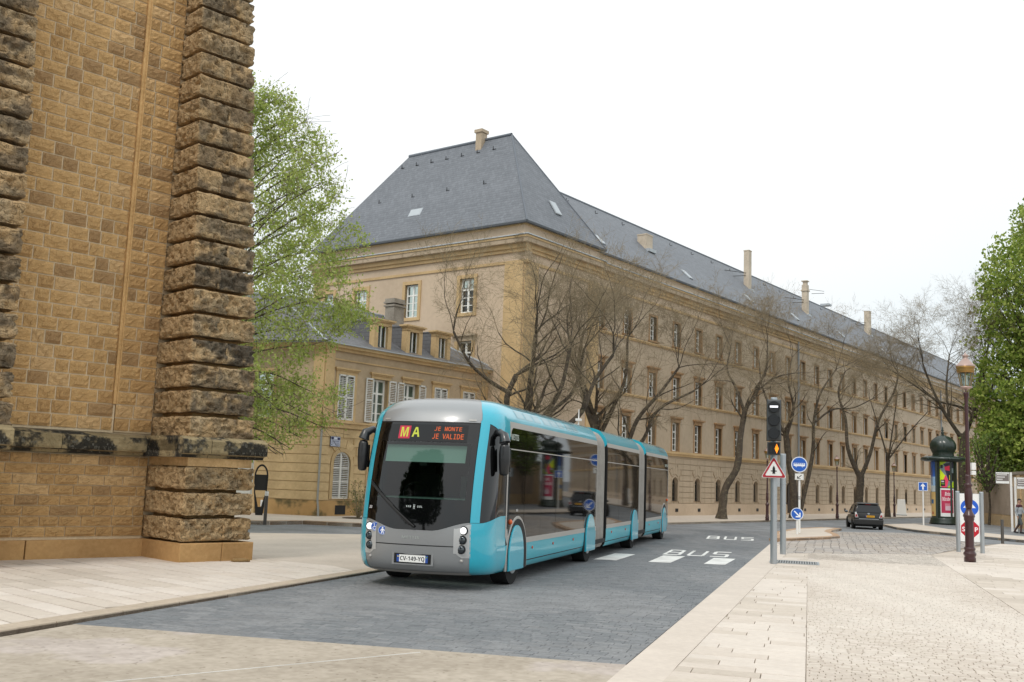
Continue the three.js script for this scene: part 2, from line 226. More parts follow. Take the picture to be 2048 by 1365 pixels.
// ---------- stone tower at the left ----------
const tw = thing('stone_tower', 'tall brown sandstone tower wall with rusticated buttresses and a black-stained cornice', 'tower', [-6.29, 0.06, -20.16], dirTurn(44));
{
  const k = 0.958, H = 14.6; // local x along the wall (to the right), z outward; arris of the buttress at the origin
  const stoneTex = [[196, 158, 106], [186, 148, 98], [204, 168, 119], [170, 136, 94]].map((c, i) => mottle(c, 34, 46, 1.4, 100 + i, [1, 0.9, 0.7]));
  const stone = stoneTex.map(t => std({ map: t, bumpMap: B_COARSE, bumpScale: 0.03, roughness: 0.95 }));
  const mortar = std({ map: mottle([216, 196, 163], 22, 30, 1.5, 110), bumpMap: B_FINE, bumpScale: 0.004, roughness: 0.95 });
  const chisel = dataTex(512, (u, v) => { const a = Math.abs(pf(u, v, 9, 2, 611) - 0.5) * 2, b = Math.abs(pf(u, v, 22, 2, 617) - 0.5) * 2, p = sstep(0.52, 0.66, pf(u, v, 14, 3, 623)), c = pf(u, v, 48, 2, 631), g = 255 * clamp(0.62 + 0.55 * a + 0.3 * b - 0.6 * p + 0.25 * (c - 0.5) - 0.3, 0, 1); return [g, g, g]; }, false, 0.95);
  const rock = std({ vertexColors: true, bumpMap: chisel, bumpScale: 0.06, roughness: 0.95 });
  const r = rngOf(5), wz = -1.62; // wall plane
  mesh('wall', [bx(6.2, H, 0.8, -2.35, H / 2, wz - 0.43)], mortar, tw);
  // regular stones of the wall: frame strip by the buttress and a slightly sunken field
  const unit = n => { const g = plain(extr(rect(-0.5, -0.5, 0.5, 0.5), 1, [], 0)); return g; };
  const protos = [0, 1, 2].map(i => { // rock-faced block, unit size, a few facets
    const g = new THREE.BoxGeometry(1, 1, 1, 7, 4, 1), p = g.attributes.position, q = rngOf(30 + i);
    for (let j = 0; j < p.count; j++) if (p.getZ(j) > 0.4) { const x = p.getX(j), y = p.getY(j), e = Math.min(0.5 - Math.abs(x), 0.5 - Math.abs(y)) > 0.01 ? 1 : 0; p.setZ(j, e ? 0.5 + hash3(Math.round(x * 70), Math.round(y * 40), i) * 0.75 : 0.35); }
    const m = plain(g); mUV(m); m.computeVertexNormals(); return m;
  });
  const course = 0.268, x0 = -3.3;
  let n = 0;
  for (let c = 0; c * course + 2.52 < H - 2.3; c++) {
    const y = 2.52 + c * course + course / 2;
    const zones = [[x0, -0.83, c < 2 ? 0.05 : 0.002], [-0.80, 0.02, 0.05]];
    for (const [xa, xb, out] of zones) {
      let x = xa - (xa === x0 ? (c % 2) * 0.22 + r() * 0.1 : 0);
      while (x < xb - 0.05) {
        let L = 0.24 + r() * 0.3; if (xb - x - L < 0.16) L = xb - x; const w = Math.min(L, xb - x) - 0.02;
        share('stone', protos[n % 3], stone[r() < 0.5 ? 0 : Math.floor(r() * 4)], tw, [x + L / 2, y, wz - 0.03 + out], [w - 0.01, course - 0.028, 0.042]); n++; x += L;
      }
    }
  }
  mesh('strip_mortar', [bx(0.8, H - 2.6, 0.1, -0.38, 2.5 + (H - 2.6) / 2, wz - 0.035), bx(2.6, 0.56, 0.1, -2.1, 2.76, wz - 0.035), bx(3.5, 1.66, 0.1, -1.75, 1.2, wz - 0.042)], mortar, tw);
  mesh('panel_edge', [bx(0.07, H - 3.2, 0.075, -0.815, 3.06 + (H - 3.2) / 2, wz), bx(0.03, H - 3.2, 0.1, -0.775, 3.06 + (H - 3.2) / 2, wz + 0.005)], stone[0], tw);
  // lower wall between plinth and cornice
  for (let c = 0; c < 8; c++) { const y = 0.42 + c * 0.2 + 0.1; let x = -3.4 - (c % 2) * 0.2; while (x < 0) { let L = 0.32 + r() * 0.3; if (-x - L < 0.15) L = -x; share('wall_stone', protos[(n++) % 3], stone[r() < 0.45 ? 1 : Math.floor(r() * 4)], tw, [x + L / 2, y, wz + 0.02], [L - 0.02, 0.18, 0.034]); x += L; } }
  // rock-faced buttress blocks: displaced faces, black crust on the weathered street side
  function rockBlock(w, h, d, seed, stain, cell = 0.03) { // x 0..w, z -d..0, front (z), left and right faces rough
    const g = new THREE.BoxGeometry(w, h, d, Math.ceil(w / cell), Math.ceil(h / cell), Math.ceil(d / cell)), p = g.attributes.position, nn = g.attributes.normal, col = new Float32Array(p.count * 3), hx = w / 2, hy = h / 2, hz = d / 2;
    for (let j = 0; j < p.count; j++) {
      let x = p.getX(j), y = p.getY(j), z = p.getZ(j); if (z < -hz + 0.25) { col.set([0.37, 0.23, 0.11], j * 3); continue; }
      const ey = (hy - Math.abs(y)), edge = sstep(0, 0.025, ey), X = x + seed * 3.7, Y = y + seed * 1.3, Z = z - seed * 2.1;
      const big = fbm3(X * 3.2, Y * 4, Z * 3.2, 2) - 0.45, mid = Math.abs(noise3(X * 9, Y * 11, Z * 9) - 0.5) * 2, pit = sstep(0.55, 0.8, noise3(X * 13 + 7, Y * 15, Z * 13));
      const amp = edge * (0.014 + 0.05 * big + 0.055 * mid - 0.07 * pit + 0.03 * (noise3(X * 24, Y * 26, Z * 24) - 0.5));
      if (Math.abs(x) > hx - 0.001) x += Math.sign(x) * amp * (1 - 0.35 * sstep(hz - 0.05, hz, Math.abs(z)));
      if (z > hz - 0.001) z += amp * (1 - 0.35 * sstep(hx - 0.05, hx, Math.abs(x)));
      y += (noise3(X * 7, 3, Z * 7) - 0.5) * 0.03 * (ey < 0.02 ? 1 : 0);
      p.setXYZ(j, x, y, z);
      const t = fbm3(X * 5, Y * 5, Z * 5, 4), s1 = fbm3(X * 2.1 + 50, Y * 3.4, Z * 2.1, 4) + 0.22 * fbm3(X * 16, Y * 9, Z * 16, 2);
      const front = z > hz - 0.2 && x > -hx + 0.03 ? 1 : 0.2, st = sstep(0.64 - 0.2 * stain, 0.80 - 0.2 * stain, s1) * front * stain;
      let c = [lerp(0.33, 0.60, t), lerp(0.215, 0.41, t), lerp(0.10, 0.215, t)];
      const gr = sstep(0.4, 0.65, fbm3(X * 3 + 90, Y * 3, Z * 3, 3)) * 0.5 * front; c = [lerp(c[0], 0.35, gr), lerp(c[1], 0.28, gr), lerp(c[2], 0.18, gr)];
      c = [lerp(c[0], 0.060, st), lerp(c[1], 0.051, st), lerp(c[2], 0.040, st)];
      col.set(c, j * 3);
    }
    g.setAttribute('color', new THREE.BufferAttribute(col, 3)); g.computeVertexNormals(); const gi = g; mUV2(gi); gi.translate(hx, 0, -hz); return gi;
  }
  function mUV2(g) { const p = g.attributes.position, uv = g.attributes.uv; for (let j = 0; j < p.count; j++) uv.setXY(j, p.getX(j) + p.getZ(j), p.getY(j)); }
  function buttress(xl, wid, from, courses, sd, cell) {
    for (let c = 0; c < courses; c++) {
      const y = from + c * 0.52, t = (y - 2.3) / 9.5, rec = 0.92 * t, sh = 0.2 * t, w = wid - 0.06 - sh;
      const split = (c % 2) ? 0.55 : 0.4;
      const st = c > 12 && c < 17 ? [0.35, 0.6] [c % 2] : 0.45 + 0.45 * hash3(c, sd, 3);
      [[0, w * split], [w * split, w]].forEach(([a, b], i) => { const g = rockBlock(b - a - 0.004, 0.43, 1.75, sd + c * 7 + i * 3, i ? st : st * 0.9, cell); const m = new THREE.Mesh(g, rock); m.name = 'buttress_block'; m.castShadow = m.receiveShadow = true; m.position.set(xl + 0.05 + a, y + 0.26, -0.07 - rec); tw.add(m); });
    }
  }
  mesh('neck_stone', [bx(1.44, 0.17, 1.6, 0.76, 1.955, -0.83), bx(1.5, 0.17, 1.6, -4.25, 1.955, -0.83)], stone[2], tw);
  mesh('buttress_core', [bx(1.12, 2, 1.3, 0.8, 1.35, -1.0)], stone[1], tw);
  { // leaning core behind the courses
    const g = new THREE.BoxGeometry(1.06, 12, 1.25).translate(0, 6, 0), p = g.attributes.position; for (let j = 0; j < p.count; j++) if (p.getY(j) > 5) { p.setZ(j, p.getZ(j) - 1.17); p.setX(j, p.getX(j) - (p.getX(j) > 0 ? 0.25 : 0)); }
    g.translate(0.8, 2.3, -1.0); mesh('buttress_core', g, stone[1], tw);
  }
  buttress(0, 1.5, 2.38, 20, 3, 0.034);
  for (let i = 0; i < 3; i++) for (const [a, b] of i % 2 ? [[0, 0.62], [0.62, 1.5]] : [[0, 0.9], [0.9, 1.5]]) { const g = rockBlock(b - a - 0.004, 0.43, 1.75, 211 + i * 5 + a * 7, i === 2 ? 0.35 : 0.25, 0.03); const m = new THREE.Mesh(g, rock); m.name = 'base_block'; m.castShadow = m.receiveShadow = true; m.position.set(0.02 + a, 0.63 + i * 0.505 , -0.03); tw.add(m); }
  // second buttress at the left edge
  mesh('buttress_core', [bx(1.3, 14.4, 1.5, -4.25, 7.2, -2.0)], stone[1], tw);
  for (let c = 0; c < 20; c++) { const y = 2.38 + c * 0.52, rec = 0.92 * (y - 2.3) / 9.5; const m = new THREE.Mesh(rockBlock(1.5, 0.43, 1.75, 400 + c * 7, 0.65, 0.036), rock); m.name = 'buttress_block'; m.castShadow = m.receiveShadow = true; m.position.set(-4.86, y + 0.26, -0.09 - rec); tw.add(m); }
  for (let i = 0; i < 3; i++) { const m = new THREE.Mesh(rockBlock(1.55, 0.43, 1.75, 511 + i * 5, 0.3, 0.036), rock); m.name = 'base_block'; m.castShadow = m.receiveShadow = true; m.position.set(-5.08, 0.63 + i * 0.505, -0.03); tw.add(m); }
  // plinth and cornice
  const plin = std({ map: mottle([186, 147, 97], 20, 44, 2.2, 120, [1, 0.9, 0.7]), bumpMap: B_FINE, bumpScale: 0.003, roughness: 0.9 });
  for (const [a, b] of [[-3.6, -2.35], [-2.33, -0.02]]) mesh('plinth_stone', extr(rect(a, -0.1, b, 0.37), 0.5, [], 0.015).translate(0, 0, wz + 0.14), plin, tw);
  mesh('plinth_stone', extr(rect(-0.03, -0.1, 0.88, 0.375), 1.8, [], 0.02).translate(0, 0, 0.06), plin, tw);
  mesh('plinth_stone', extr(rect(0.89, -0.1, 1.6, 0.375), 1.8, [], 0.02).translate(0, 0, 0.06), plin, tw);
  mesh('plinth_stone', extr(rect(-5.1, -0.1, -3.48, 0.39), 1.8, [], 0.03).translate(0, 0, 0.06), plin, tw);
  const crust = dataTex(1024, (u, v) => { const s = pf(u, v, 5, 5, 133) + 0.25 * (pf(u, v, 40, 3, 139) - 0.5), t = pf(u, v, 12, 4, 141), b = sstep(0.42, 0.62, s), w = sstep(0.66, 0.7, pf(u, v, 60, 3, 151)) * 0.8; const l = [122 + 50 * t, 108 + 46 * t, 78 + 40 * t]; let c = [lerp(l[0], 44, b), lerp(l[1], 41, b), lerp(l[2], 34, b)]; const k2 = w * b * 0.5; return [lerp(c[0], 170, k2), lerp(c[1], 168, k2), lerp(c[2], 156, k2)]; }, true, 2.6);
  const crustM = std({ map: crust, bumpMap: B_ROUGH, bumpScale: 0.03, roughness: 0.97 });
  const prof = [[0, 2.04], [0.06, 2.04], [0.09, 2.10], [0.20, 2.12], [0.22, 2.16], [0.22, 2.37], [0.19, 2.40], [0, 2.46]]; // out, height
  const run = (xa, xb, z) => { const g = extr(prof.map(([o, y]) => [o, y]), xb - xa, []); g.rotateY(-Math.PI / 2).translate(xa, 0, 0); const p = g.attributes.position; return g.translate(0, 0, z); };
  const strip = (xa, xb, z, back) => { const pr = prof.concat([[-back, 2.46], [-back, 2.04]]); const g = new THREE.ExtrudeGeometry(new THREE.Shape(pr.map(([o, y]) => new THREE.Vector2(o, y))), { depth: xb - xa, bevelEnabled: false }); return g.rotateY(-Math.PI / 2).translate(xb, 0, z); };
  for (const [a, b] of [[-3.5, -1.9], [-1.89, -0.16]]) mesh('cornice_stone', strip(a, b, wz + 0.06, 0.3), crustM, tw);
  for (const [a, b] of [[-0.17, 0.43], [0.44, 1.1], [1.11, 1.72]]) mesh('cornice_stone', [strip(a, b, -0.06, 1.5)], crustM, tw);
  mesh('cornice_stone', [bx(0.14, 0.22, 1.6, -0.1, 2.27, -0.85)], crustM, tw);
  mesh('cornice_stone', strip(-5.3, -3.35, -0.06, 1.5), crustM, tw);
}
{ const s = tag(mesh('stone_fragment', (() => { const g = new THREE.IcosahedronGeometry(0.13, 2), p = g.attributes.position; for (let i = 0; i < p.count; i++) { const f = 0.7 + 0.6 * noise3(p.getX(i) * 14, p.getY(i) * 14, p.getZ(i) * 14); p.setXYZ(i, p.getX(i) * f * 1.5, p.getY(i) * f * 0.35, p.getZ(i) * f * 0.7); } g.computeVertexNormals(); return g; })(), std({ map: mottle([140, 112, 70], 40, 40, 0.5, 160, [1, 1, 1], 128) }), scene), 'small flat brown stone fragment lying beside the tower plinth', 'stone'); s.position.set(-5.25, 0.105, -20.75); s.rotation.y = 0.5; }

// ---------- barracks ----------
const ochreT = mottle([204, 175, 130], 16, 46, 3, 170, [1, 0.95, 0.8]), ochre = std({ map: ochreT, bumpMap: B_FINE, bumpScale: 0.003 });
const stucco = std({ map: mottle([202, 181, 156], 12, 30, 6, 180, [1, 0.98, 0.95], 512, 2), bumpMap: B_FINE, bumpScale: 0.003 });
const stuccoGrey = std({ map: dataTex(512, (u, v) => { const p = (pf(u, v, 2, 5, 190) - 0.5) * 36, g = (pf(u, v, 40, 3, 193) - 0.5) * 14, k = pf((u * 6) % 1, v, 3, 5, 197), st = sstep(0.52, 0.74, k) * 24, d = p + g - st; return [184 + d, 166 + d, 142 + d * 0.95]; }, true, 6), bumpMap: B_FINE, bumpScale: 0.003 });
const brownStone = std({ map: mottle([158, 126, 90], 20, 50, 2, 200, [1, 0.9, 0.8]), bumpMap: B_FINE, bumpScale: 0.003 });
const lead = std({ color: 0xb8bec2, roughness: 0.5, metalness: 0.3 });
function slateTex(base, seed) { return dataTex(1024, (u, v) => { const rows = 24, R = v * rows, k = Math.floor(R), f = R - k, cols = 20, C = u * cols + (k % 2) * 0.5 + 0.2 * hash3(k, 2, seed), q = Math.floor(C), fx = C - q, t = hash3(((q % cols) + cols) % cols, k, seed), l = (f < 0.12 || fx < 0.05) ? -26 : 0, p = (pf(u, v, 3, 4, seed + 5) - 0.5) * 16, g = (pf(u, v, 64, 2, seed + 9) - 0.5) * 14; const d = (t - 0.5) * 12 + l * 0.8 + p * 0.7 + g; return [base[0] + d, base[1] + d, base[2] + d]; }, true, 4.4); }
const slate = std({ map: slateTex([112, 116, 122], 210), roughness: 0.6, bumpMap: B_FINE, bumpScale: 0.004 });
const slateOld = std({ map: slateTex([112, 112, 114], 230), roughness: 0.7, bumpMap: B_FINE, bumpScale: 0.006 });
const slateFace = (pts, upv) => { // polygon in 3D, uv laid along the slope
  const o = pts[0].clone(), nrm = new THREE.Vector3().crossVectors(pts[1].clone().sub(o), pts[2].clone().sub(o)).normalize(), hor = new THREE.Vector3(0, 1, 0).cross(nrm).normalize(), sl = nrm.clone().cross(hor), P = [], U = [], N = [];
  for (let i = 1; i + 1 < pts.length; i++) for (const q of [o, pts[i], pts[i + 1]]) { P.push(q.x, q.y, q.z); N.push(nrm.x, nrm.y, nrm.z); U.push(q.dot(hor), q.dot(sl)); }
  const g = new THREE.BufferGeometry(); g.setAttribute('position', new THREE.Float32BufferAttribute(P, 3)); g.setAttribute('normal', new THREE.Float32BufferAttribute(N, 3)); g.setAttribute('uv', new THREE.Float32BufferAttribute(U, 2)); return g;
};
const intDark = std({ color: 0x9a9084, roughness: 1 });
function windowPart(parent, x, y0, w, h, o = {}) { // local plane z = 0, centre x
  const key = [w, h, o.arch ? 1 : 0, o.bars || 0, o.dark ? 1 : 0].join(), P = windowPart.cache || (windowPart.cache = {});
  if (!P[key]) {
    const f = 0.085, ge = [], out = o.arch ? archPts(-w / 2, 0, w / 2, h) : rect(-w / 2, 0, w / 2, h), inn = o.arch ? archPts(-w / 2 + f, f, w / 2 - f, h - f) : rect(-w / 2 + f, f, w / 2 - f, h - f);
    ge.push(extr(out, 0.07, [inn]));
    ge.push(bx(0.115, h - 2 * f, 0.06, 0, h / 2, -0.035));
    const tr = o.arch ? h - w / 2 : h * 0.68; ge.push(bx(w - 2 * f, 0.08, 0.065, 0, tr, -0.035));
    const nb = o.bars || 2; for (let i = 1; i <= nb; i++) ge.push(bx(w - 2 * f, 0.04, 0.03, 0, tr * i / (nb + 1), -0.035));
    P[key] = { frame: joined(ge), pane: joined(extr(o.arch ? archPts(-w / 2 + 0.01, 0.01, w / 2 - 0.01, h - 0.01) : rect(-w / 2 + 0.01, 0.01, w / 2 - 0.01, h - 0.01), 0.012)) };
  }
  const fr = share('window', P[key].frame, o.dark ? (M.winDark || (M.winDark = std({ color: 0x4c463e, roughness: 0.7 }))) : M.winWhite, parent, [x, y0, -(o.set ?? 0.19)]);
  share('pane', P[key].pane, M.glass, fr, [0, 0, -0.045]);
  return fr;
}
function surroundGeo(w, h, b, out, deep, arch) { return extr(arch ? archPts(-w / 2 - b, -0.001, w / 2 + b, h + b) : rect(-w / 2 - b, -b * 0.9, w / 2 + b, h + b), out + deep, [arch ? archPts(-w / 2, 0, w / 2, h) : rect(-w / 2, 0, w / 2, h)]).translate(0, 0, out); }
const hood = (w, y, p) => [bx(w, 0.09, p, 0, y + 0.30, p / 2), bx(w - 0.1, 0.05, p * 0.7, 0, y + 0.235, p * 0.35), bx(w - 0.24, 0.20, 0.07, 0, y + 0.11, 0.035)];

const bar = thing('barracks_building', 'very long four-storey beige barracks with slate roof and rows of tall white windows', 'building', [BP[0], 0, BP[1]], dirTurn(37.12));
{
  // local x along the long front, z outward
  const X0 = -9.2, X1 = 112, floors = [[0.96, 1.45, 0.78], [3.99, 1.74, 0.86], [7.04, 1.46, 0.86], [10.42, 1.45, 0.8]], cols = []; for (let k = -3; 0.4 + 3.0 * k < X1 - 1; k++) cols.push(0.4 + 3.0 * k);
  const low = 3.92, holesLow = cols.map(c => archPts(c - 0.39, 0.96, c + 0.39, 2.45).reverse());
  mesh('ground_floor_wall', extr(rect(X0, -0.4, X1, low), 0.36, holesLow), stuccoGrey, bar);
  const holesUp = []; for (let f = 1; f < 4; f++) for (const c of cols) holesUp.push(rect(c - floors[f][2] / 2, floors[f][0], c + floors[f][2] / 2, floors[f][0] + floors[f][1]).reverse());
  mesh('upper_wall', extr(rect(X0, low, X1, 13.2), 0.36, holesUp), stuccoGrey, bar);
  mesh('rooms_behind', [bx(X1 - X0, 13.5, 0.2, (X0 + X1) / 2, 6.8, -0.9), bx(X1 - X0, 13.4, 0.2, (X0 + X1) / 2, 6.7, -9.9)], intDark, bar);
  const S = floors.map(([y, h, w], f) => joined(surroundGeo(w, h, f ? 0.13 : 0.11, f ? 0.035 : 0.05, 0.24, f === 0)));
  const H12 = [1, 2].map(f => joined(hood(1.36, floors[f][0] + floors[f][1], 0.22))), sill = joined([bx(1.2, 0.1, 0.14, 0, -0.06, 0.07)]);
  for (let f = 0; f < 4; f++) for (const c of cols) {
    const w = windowPart(bar, c, floors[f][0], floors[f][2], floors[f][1], { arch: f === 0, dark: f === 0, bars: f === 0 ? 3 : 2 });
    share('surround', S[f], f === 0 ? stuccoGrey : brownStone, w, [0, 0, 0.19]);
    if (f === 1 || f === 2) share('hood', H12[f - 1], brownStone, w, [0, -floors[f][0], 0.19]);
    if (f === 3) share('sill', sill, brownStone, w, [0, 0, 0.19]);
  }
  // rusticated courses of the ground floor, each bay its own stones, voussoirs over the arches
  const ch = 0.342, y0 = 0.83;
  const bandG = {}, band = (a, b, y, h) => { const w = +(b - a).toFixed(3), key = w + '/' + h; if (!bandG[key]) bandG[key] = joined(extr(rect(-w / 2, 0, w / 2, h), 0.05, [], 0.012)); share('rusticated_stone', bandG[key], stuccoGrey, bar, [(a + b) / 2, y, 0.045]); };
  const edges = [X0 + 1.0, ...cols.slice(1)];
  for (let i = 0; i + 1 < cols.length && i < 37; i++) for (let c = 0; c < 8; c++) { const y = y0 + c * ch, gap = c < 4 ? 0.52 : c < 5 ? 0.62 : c < 6 ? 0.8 : c === 6 ? 0.34 : -0.02; band(cols[i] + gap, cols[i + 1] - gap, y, ch - 0.035); }
  const vs = []; for (const t of [-0.62, -0.21, 0.21, 0.62]) { const a = [Math.sin(t - 0.19), Math.cos(t - 0.19)], b = [Math.sin(t + 0.19), Math.cos(t + 0.19)], r0 = 0.53, r1 = 1.02; vs.push(extr([[a[0] * r0, a[1] * r0], [a[0] * r1, a[1] * r1], [b[0] * r1, b[1] * r1], [b[0] * r0, b[1] * r0]].reverse(), 0.05, [], 0.012)); }
  const vg = joined(vs); for (const c of cols) share('voussoirs', vg, stuccoGrey, bar, [c, 2.06, 0.045]);
  mesh('plinth', [bx(X1 - X0, 1.2, 0.12, (X0 + X1) / 2, 0.21, 0.06)], stucco, bar);
  const gr = joined(bx(0.34, 0.2, 0.03, 0, 0, 0)); for (const c of cols) share('cellar_grille', gr, M.black, bar, [c + 0.1, 0.42, 0.128]);
  const molding = (y, p, h) => [bx(X1 - X0, h * 0.5, p, (X0 + X1) / 2, y + h * 0.75, p / 2), bx(X1 - X0, h * 0.5, p * 0.6, (X0 + X1) / 2, y + h * 0.25, p * 0.3)];
  mesh('string_course', molding(3.68, 0.2, 0.26), ochre, bar);
  mesh('string_course', molding(6.86, 0.12, 0.14), ochre, bar);
  mesh('string_course', molding(10.12, 0.12, 0.14), ochre, bar);
  // entablature runs round front and pavilion
  const L = 15.2, PX = -16; // pavilion front at x PX..X0, its end wall at x = PX going back
  const ent = [[12.6, 12.74, 0.06, ochre], [12.74, 13.15, 0.03, stucco], [13.15, 13.32, 0.14, ochre], [13.32, 13.55, 0.24, ochre], [13.55, 13.78, 0.46, stuccoGrey], [13.78, 13.88, 0.5, ochre]];
  for (const [a, b, p, m] of ent) mesh('entablature_course', [bx(X1 - X0, b - a, p + 0.3, (X0 + X1) / 2, (a + b) / 2, p / 2 - 0.15)], m, bar);
  mesh('gutter', [bx(X1 - X0, 0.05, 0.62, (X0 + X1) / 2, 13.915, 0.24)], lead, bar);
  mesh('attic', [bx(X1 - X0, 0.58, 0.3, (X0 + X1) / 2, 14.23, -0.2)], stucco, bar);
  mesh('attic_cap', [bx(X1 - X0, 0.08, 0.4, (X0 + X1) / 2, 14.55, -0.16)], ochre, bar);
  // pavilion: front and end walls, corner strips in ochre stone
  const pz = 0.16, PR = X0 + 0.15;
  mesh('pavilion_front_wall', [bx(PR - PX, 13.6, 0.4, (PX + PR) / 2, 6.4, pz - 0.2)], stucco, bar);
  mesh('corner_strip', [bx(1.15, 12.6, 0.06, PX + 0.6, 6.3, pz + 0.03), bx(1.05, 12.6, 0.06, PR - 0.5, 6.3, pz + 0.03)], ochre, bar);
  // end wall in a sub-frame: local x from the far left end to the corner
  const end = new THREE.Group(); end.position.set(PX, 0, pz - L); end.rotation.y = -Math.PI / 2; end.name = 'end_wall'; bar.add(end);
  const ecols = [L - 3.6, L - 7.45, L - 11.3, 1.2].slice(0, 4), efl = [[3.7, 1.9, 0.95], [7.0, 1.83, 0.95], [10.3, 1.8, 0.95]], eh = [];
  for (const c of ecols) for (const f of efl) eh.push(rect(c - f[2] / 2, f[0], c + f[2] / 2, f[0] + f[1]).reverse());
  mesh('wall', extr(rect(0, -0.4, L, 13.3), 0.36, eh), stucco, end);
  mesh('strip', [bx(1.15, 12.6, 0.06, L - 0.59, 6.3, 0.03), bx(1.0, 12.6, 0.06, 0.5, 6.3, 0.03)], ochre, end);
  const ES = efl.map(([y, h, w]) => joined(surroundGeo(w, h, 0.19, 0.06, 0.22)));
  efl.forEach((f, i) => { for (const c of ecols) { const w = share('window', windowPart(bar, 0, 0, f[2], f[1], { bars: 2 }).geometry, M.winWhite, end, [c, f[0], -0.12]); w.userData = {}; } });
  for (let i = bar.children.length - 1; i >= 0; i--) { const o = bar.children[i]; if (o.name === 'window' && o.position.x === 0 && o.position.y === 0) bar.remove(o); }
  efl.forEach((f, i) => { for (const c of ecols) { share('window_pane', joined(bx(f[2] - 0.02, f[1] - 0.02, 0.012, 0, 0, 0)), M.glass, end, [c, f[0] + f[1] / 2, -0.18]); share('window_surround', ES[i], ochre, end, [c, f[0], 0]); if (i < 2) mesh('window_hood', hood(1.6, f[0] + f[1], 0.2).map(g => g.translate(c, 0, 0)), stuccoGrey, end); } });
  for (const [a, b, p, m] of ent) { mesh('pavilion_entablature', [bx(PR - PX + p, b - a, p + 0.3, (PX + PR - p) / 2, (a + b) / 2 + 0.004, pz + p / 2 - 0.15)], m, bar); mesh('entablature_course', [bx(L + 0.3, b - a, p + 0.3, L / 2 + 0.1, (a + b) / 2 + 0.002, p / 2 - 0.15)], m, end); }
  mesh('pavilion_gutter', [bx(PR - PX + 0.55, 0.05, 0.62, (PX + PR - 0.55) / 2, 13.925, pz + 0.25)], lead, bar); mesh('gutter', [bx(L + 0.4, 0.05, 0.62, L / 2 + 0.1, 13.922, 0.24)], lead, end);
  mesh('pavilion_attic', [bx(PR - PX, 0.6, 0.3, (PX + PR) / 2, 14.24, pz - 0.2), bx(1.0, 0.5, 0.36, PR - 0.5, 14.24, pz - 0.2)], stucco, bar); mesh('attic', [bx(L - 0.3, 0.6, 0.3, L / 2 - 0.1, 14.238, -0.2)], stucco, end);
  mesh('pavilion_attic_cap', [bx(PR - PX, 0.1, 0.42, (PX + PR) / 2, 14.585, pz - 0.16)], ochre, bar); mesh('attic_cap', [bx(L - 0.3, 0.1, 0.42, L / 2 - 0.1, 14.583, -0.16)], ochre, end);
  // roofs
  const ov = 0.28, ey = 14.66, rx = (PX + PR) / 2, ry = 20.9, a = V3(PX - ov, ey, pz + ov), b = V3(PR + ov, ey, pz + ov), c = V3(PR + ov, ey, pz - L - ov), d = V3(PX - ov, ey, pz - L - ov), e = V3(rx, ry, pz - 3.75), f = V3(rx, ry, pz - L + 3.75);
  const roof = mesh('pavilion_roof', [slateFace([a, b, e]), slateFace([b, c, f, e]), slateFace([c, d, f]), slateFace([d, a, e, f])], slate, bar, true);
  mesh('eave', [bx(PR - PX + 2 * ov, 0.1, 0.16, rx, ey - 0.03, pz + ov - 0.06), bx(0.16, 0.1, L + 2 * ov, PX - ov + 0.06, ey - 0.031, pz - L / 2)], std({ color: 0x4c5156, roughness: 0.6 }), roof);
  const rl = new Tubes(); rl.add([e, f], [0.1, 0.1], 6); rl.add([a, e], [0.05, 0.05], 5); rl.add([b, e], [0.05, 0.05], 5); meshTubes('ridge', rl, std({ color: 0x6a7078, roughness: 0.6 }), roof);
  mesh('chimney', [bx(0.5, 1.1, 0.42, rx - 0.15, 20.75, pz - 5.8), bx(0.64, 0.18, 0.56, rx - 0.15, 21.36, pz - 5.8)], stuccoGrey, roof);
  const wd = 5.0, wy = 19.5, we = 14.6;
  const wr = mesh('roof', [slateFace([V3(X0 - 4, we, 0.15), V3(X1, we, 0.15), V3(X1, wy, -wd), V3(X0 - 4, wy, -wd)]), slateFace([V3(X1, we, -2 * wd), V3(X0, we, -2 * wd), V3(X0, wy, -wd), V3(X1, wy, -wd)])], slate, bar, true);
  mesh('eave', [bx(X1 - X0, 0.1, 0.16, (X0 + X1) / 2, we - 0.03, 0.1)], std({ color: 0x4c5156, roughness: 0.6 }), wr);
  const r2 = new Tubes(); r2.add([V3(X0 - 4, wy, -wd), V3(X1, wy, -wd)], [0.08, 0.08], 6); meshTubes('ridge', r2, std({ color: 0x6a7078, roughness: 0.6 }), wr);
  const chim = std({ map: mottle([204, 190, 170], 20, 40, 2, 240), roughness: 0.9 });
  const stay = (x, y, z) => { const t = new Tubes(); t.add([V3(x, y, z), V3(x - 1.5, y + 0.1, z - 1.3)], [0.025, 0.025], 4); t.add([V3(x, y - 0.2, z), V3(x - 0.8, y - 0.3, z - 1.0)], [0.025, 0.025], 4); return t; };
  for (const [x, o, top, w, cap] of [[0.6, 2.5, 17.8, 0.8, 0], [17.2, 2.8, 20.2, 0.5, 0], [28.5, 2.5, 19.5, 0.52, 1], [48, 3.4, 20.2, 0.62, 0], [43.5, 6.2, 19.9, 0.7, 0]]) {
    const base = we + 0.98 * (o - 0.6) - 0.3, ch1 = mesh('chimney', [bx(w, top - base, w * 0.85, x, (top + base) / 2, -o), ...(cap ? [bx(w + 0.16, 0.12, w + 0.05, x, top - 0.5, -o), bx(w * 0.7, 0.3, w * 0.6, x, top + 0.15, -o), bx(w + 0.05, 0.08, w, x, top + 0.33, -o)] : [bx(w + 0.05, 0.08, w * 0.85 + 0.05, x, top + 0.04, -o)])], chim, wr);
    mesh('chimney_flashing', [bx(w + 0.1, 0.2, w + 0.2, x, base + 0.62, -o + 0.1)], lead, wr);
    if (x > 10 && x < 60) { meshTubes('chimney_stay', stay(x - 0.2, base + 2.0, -o), M.black, wr); }
  }
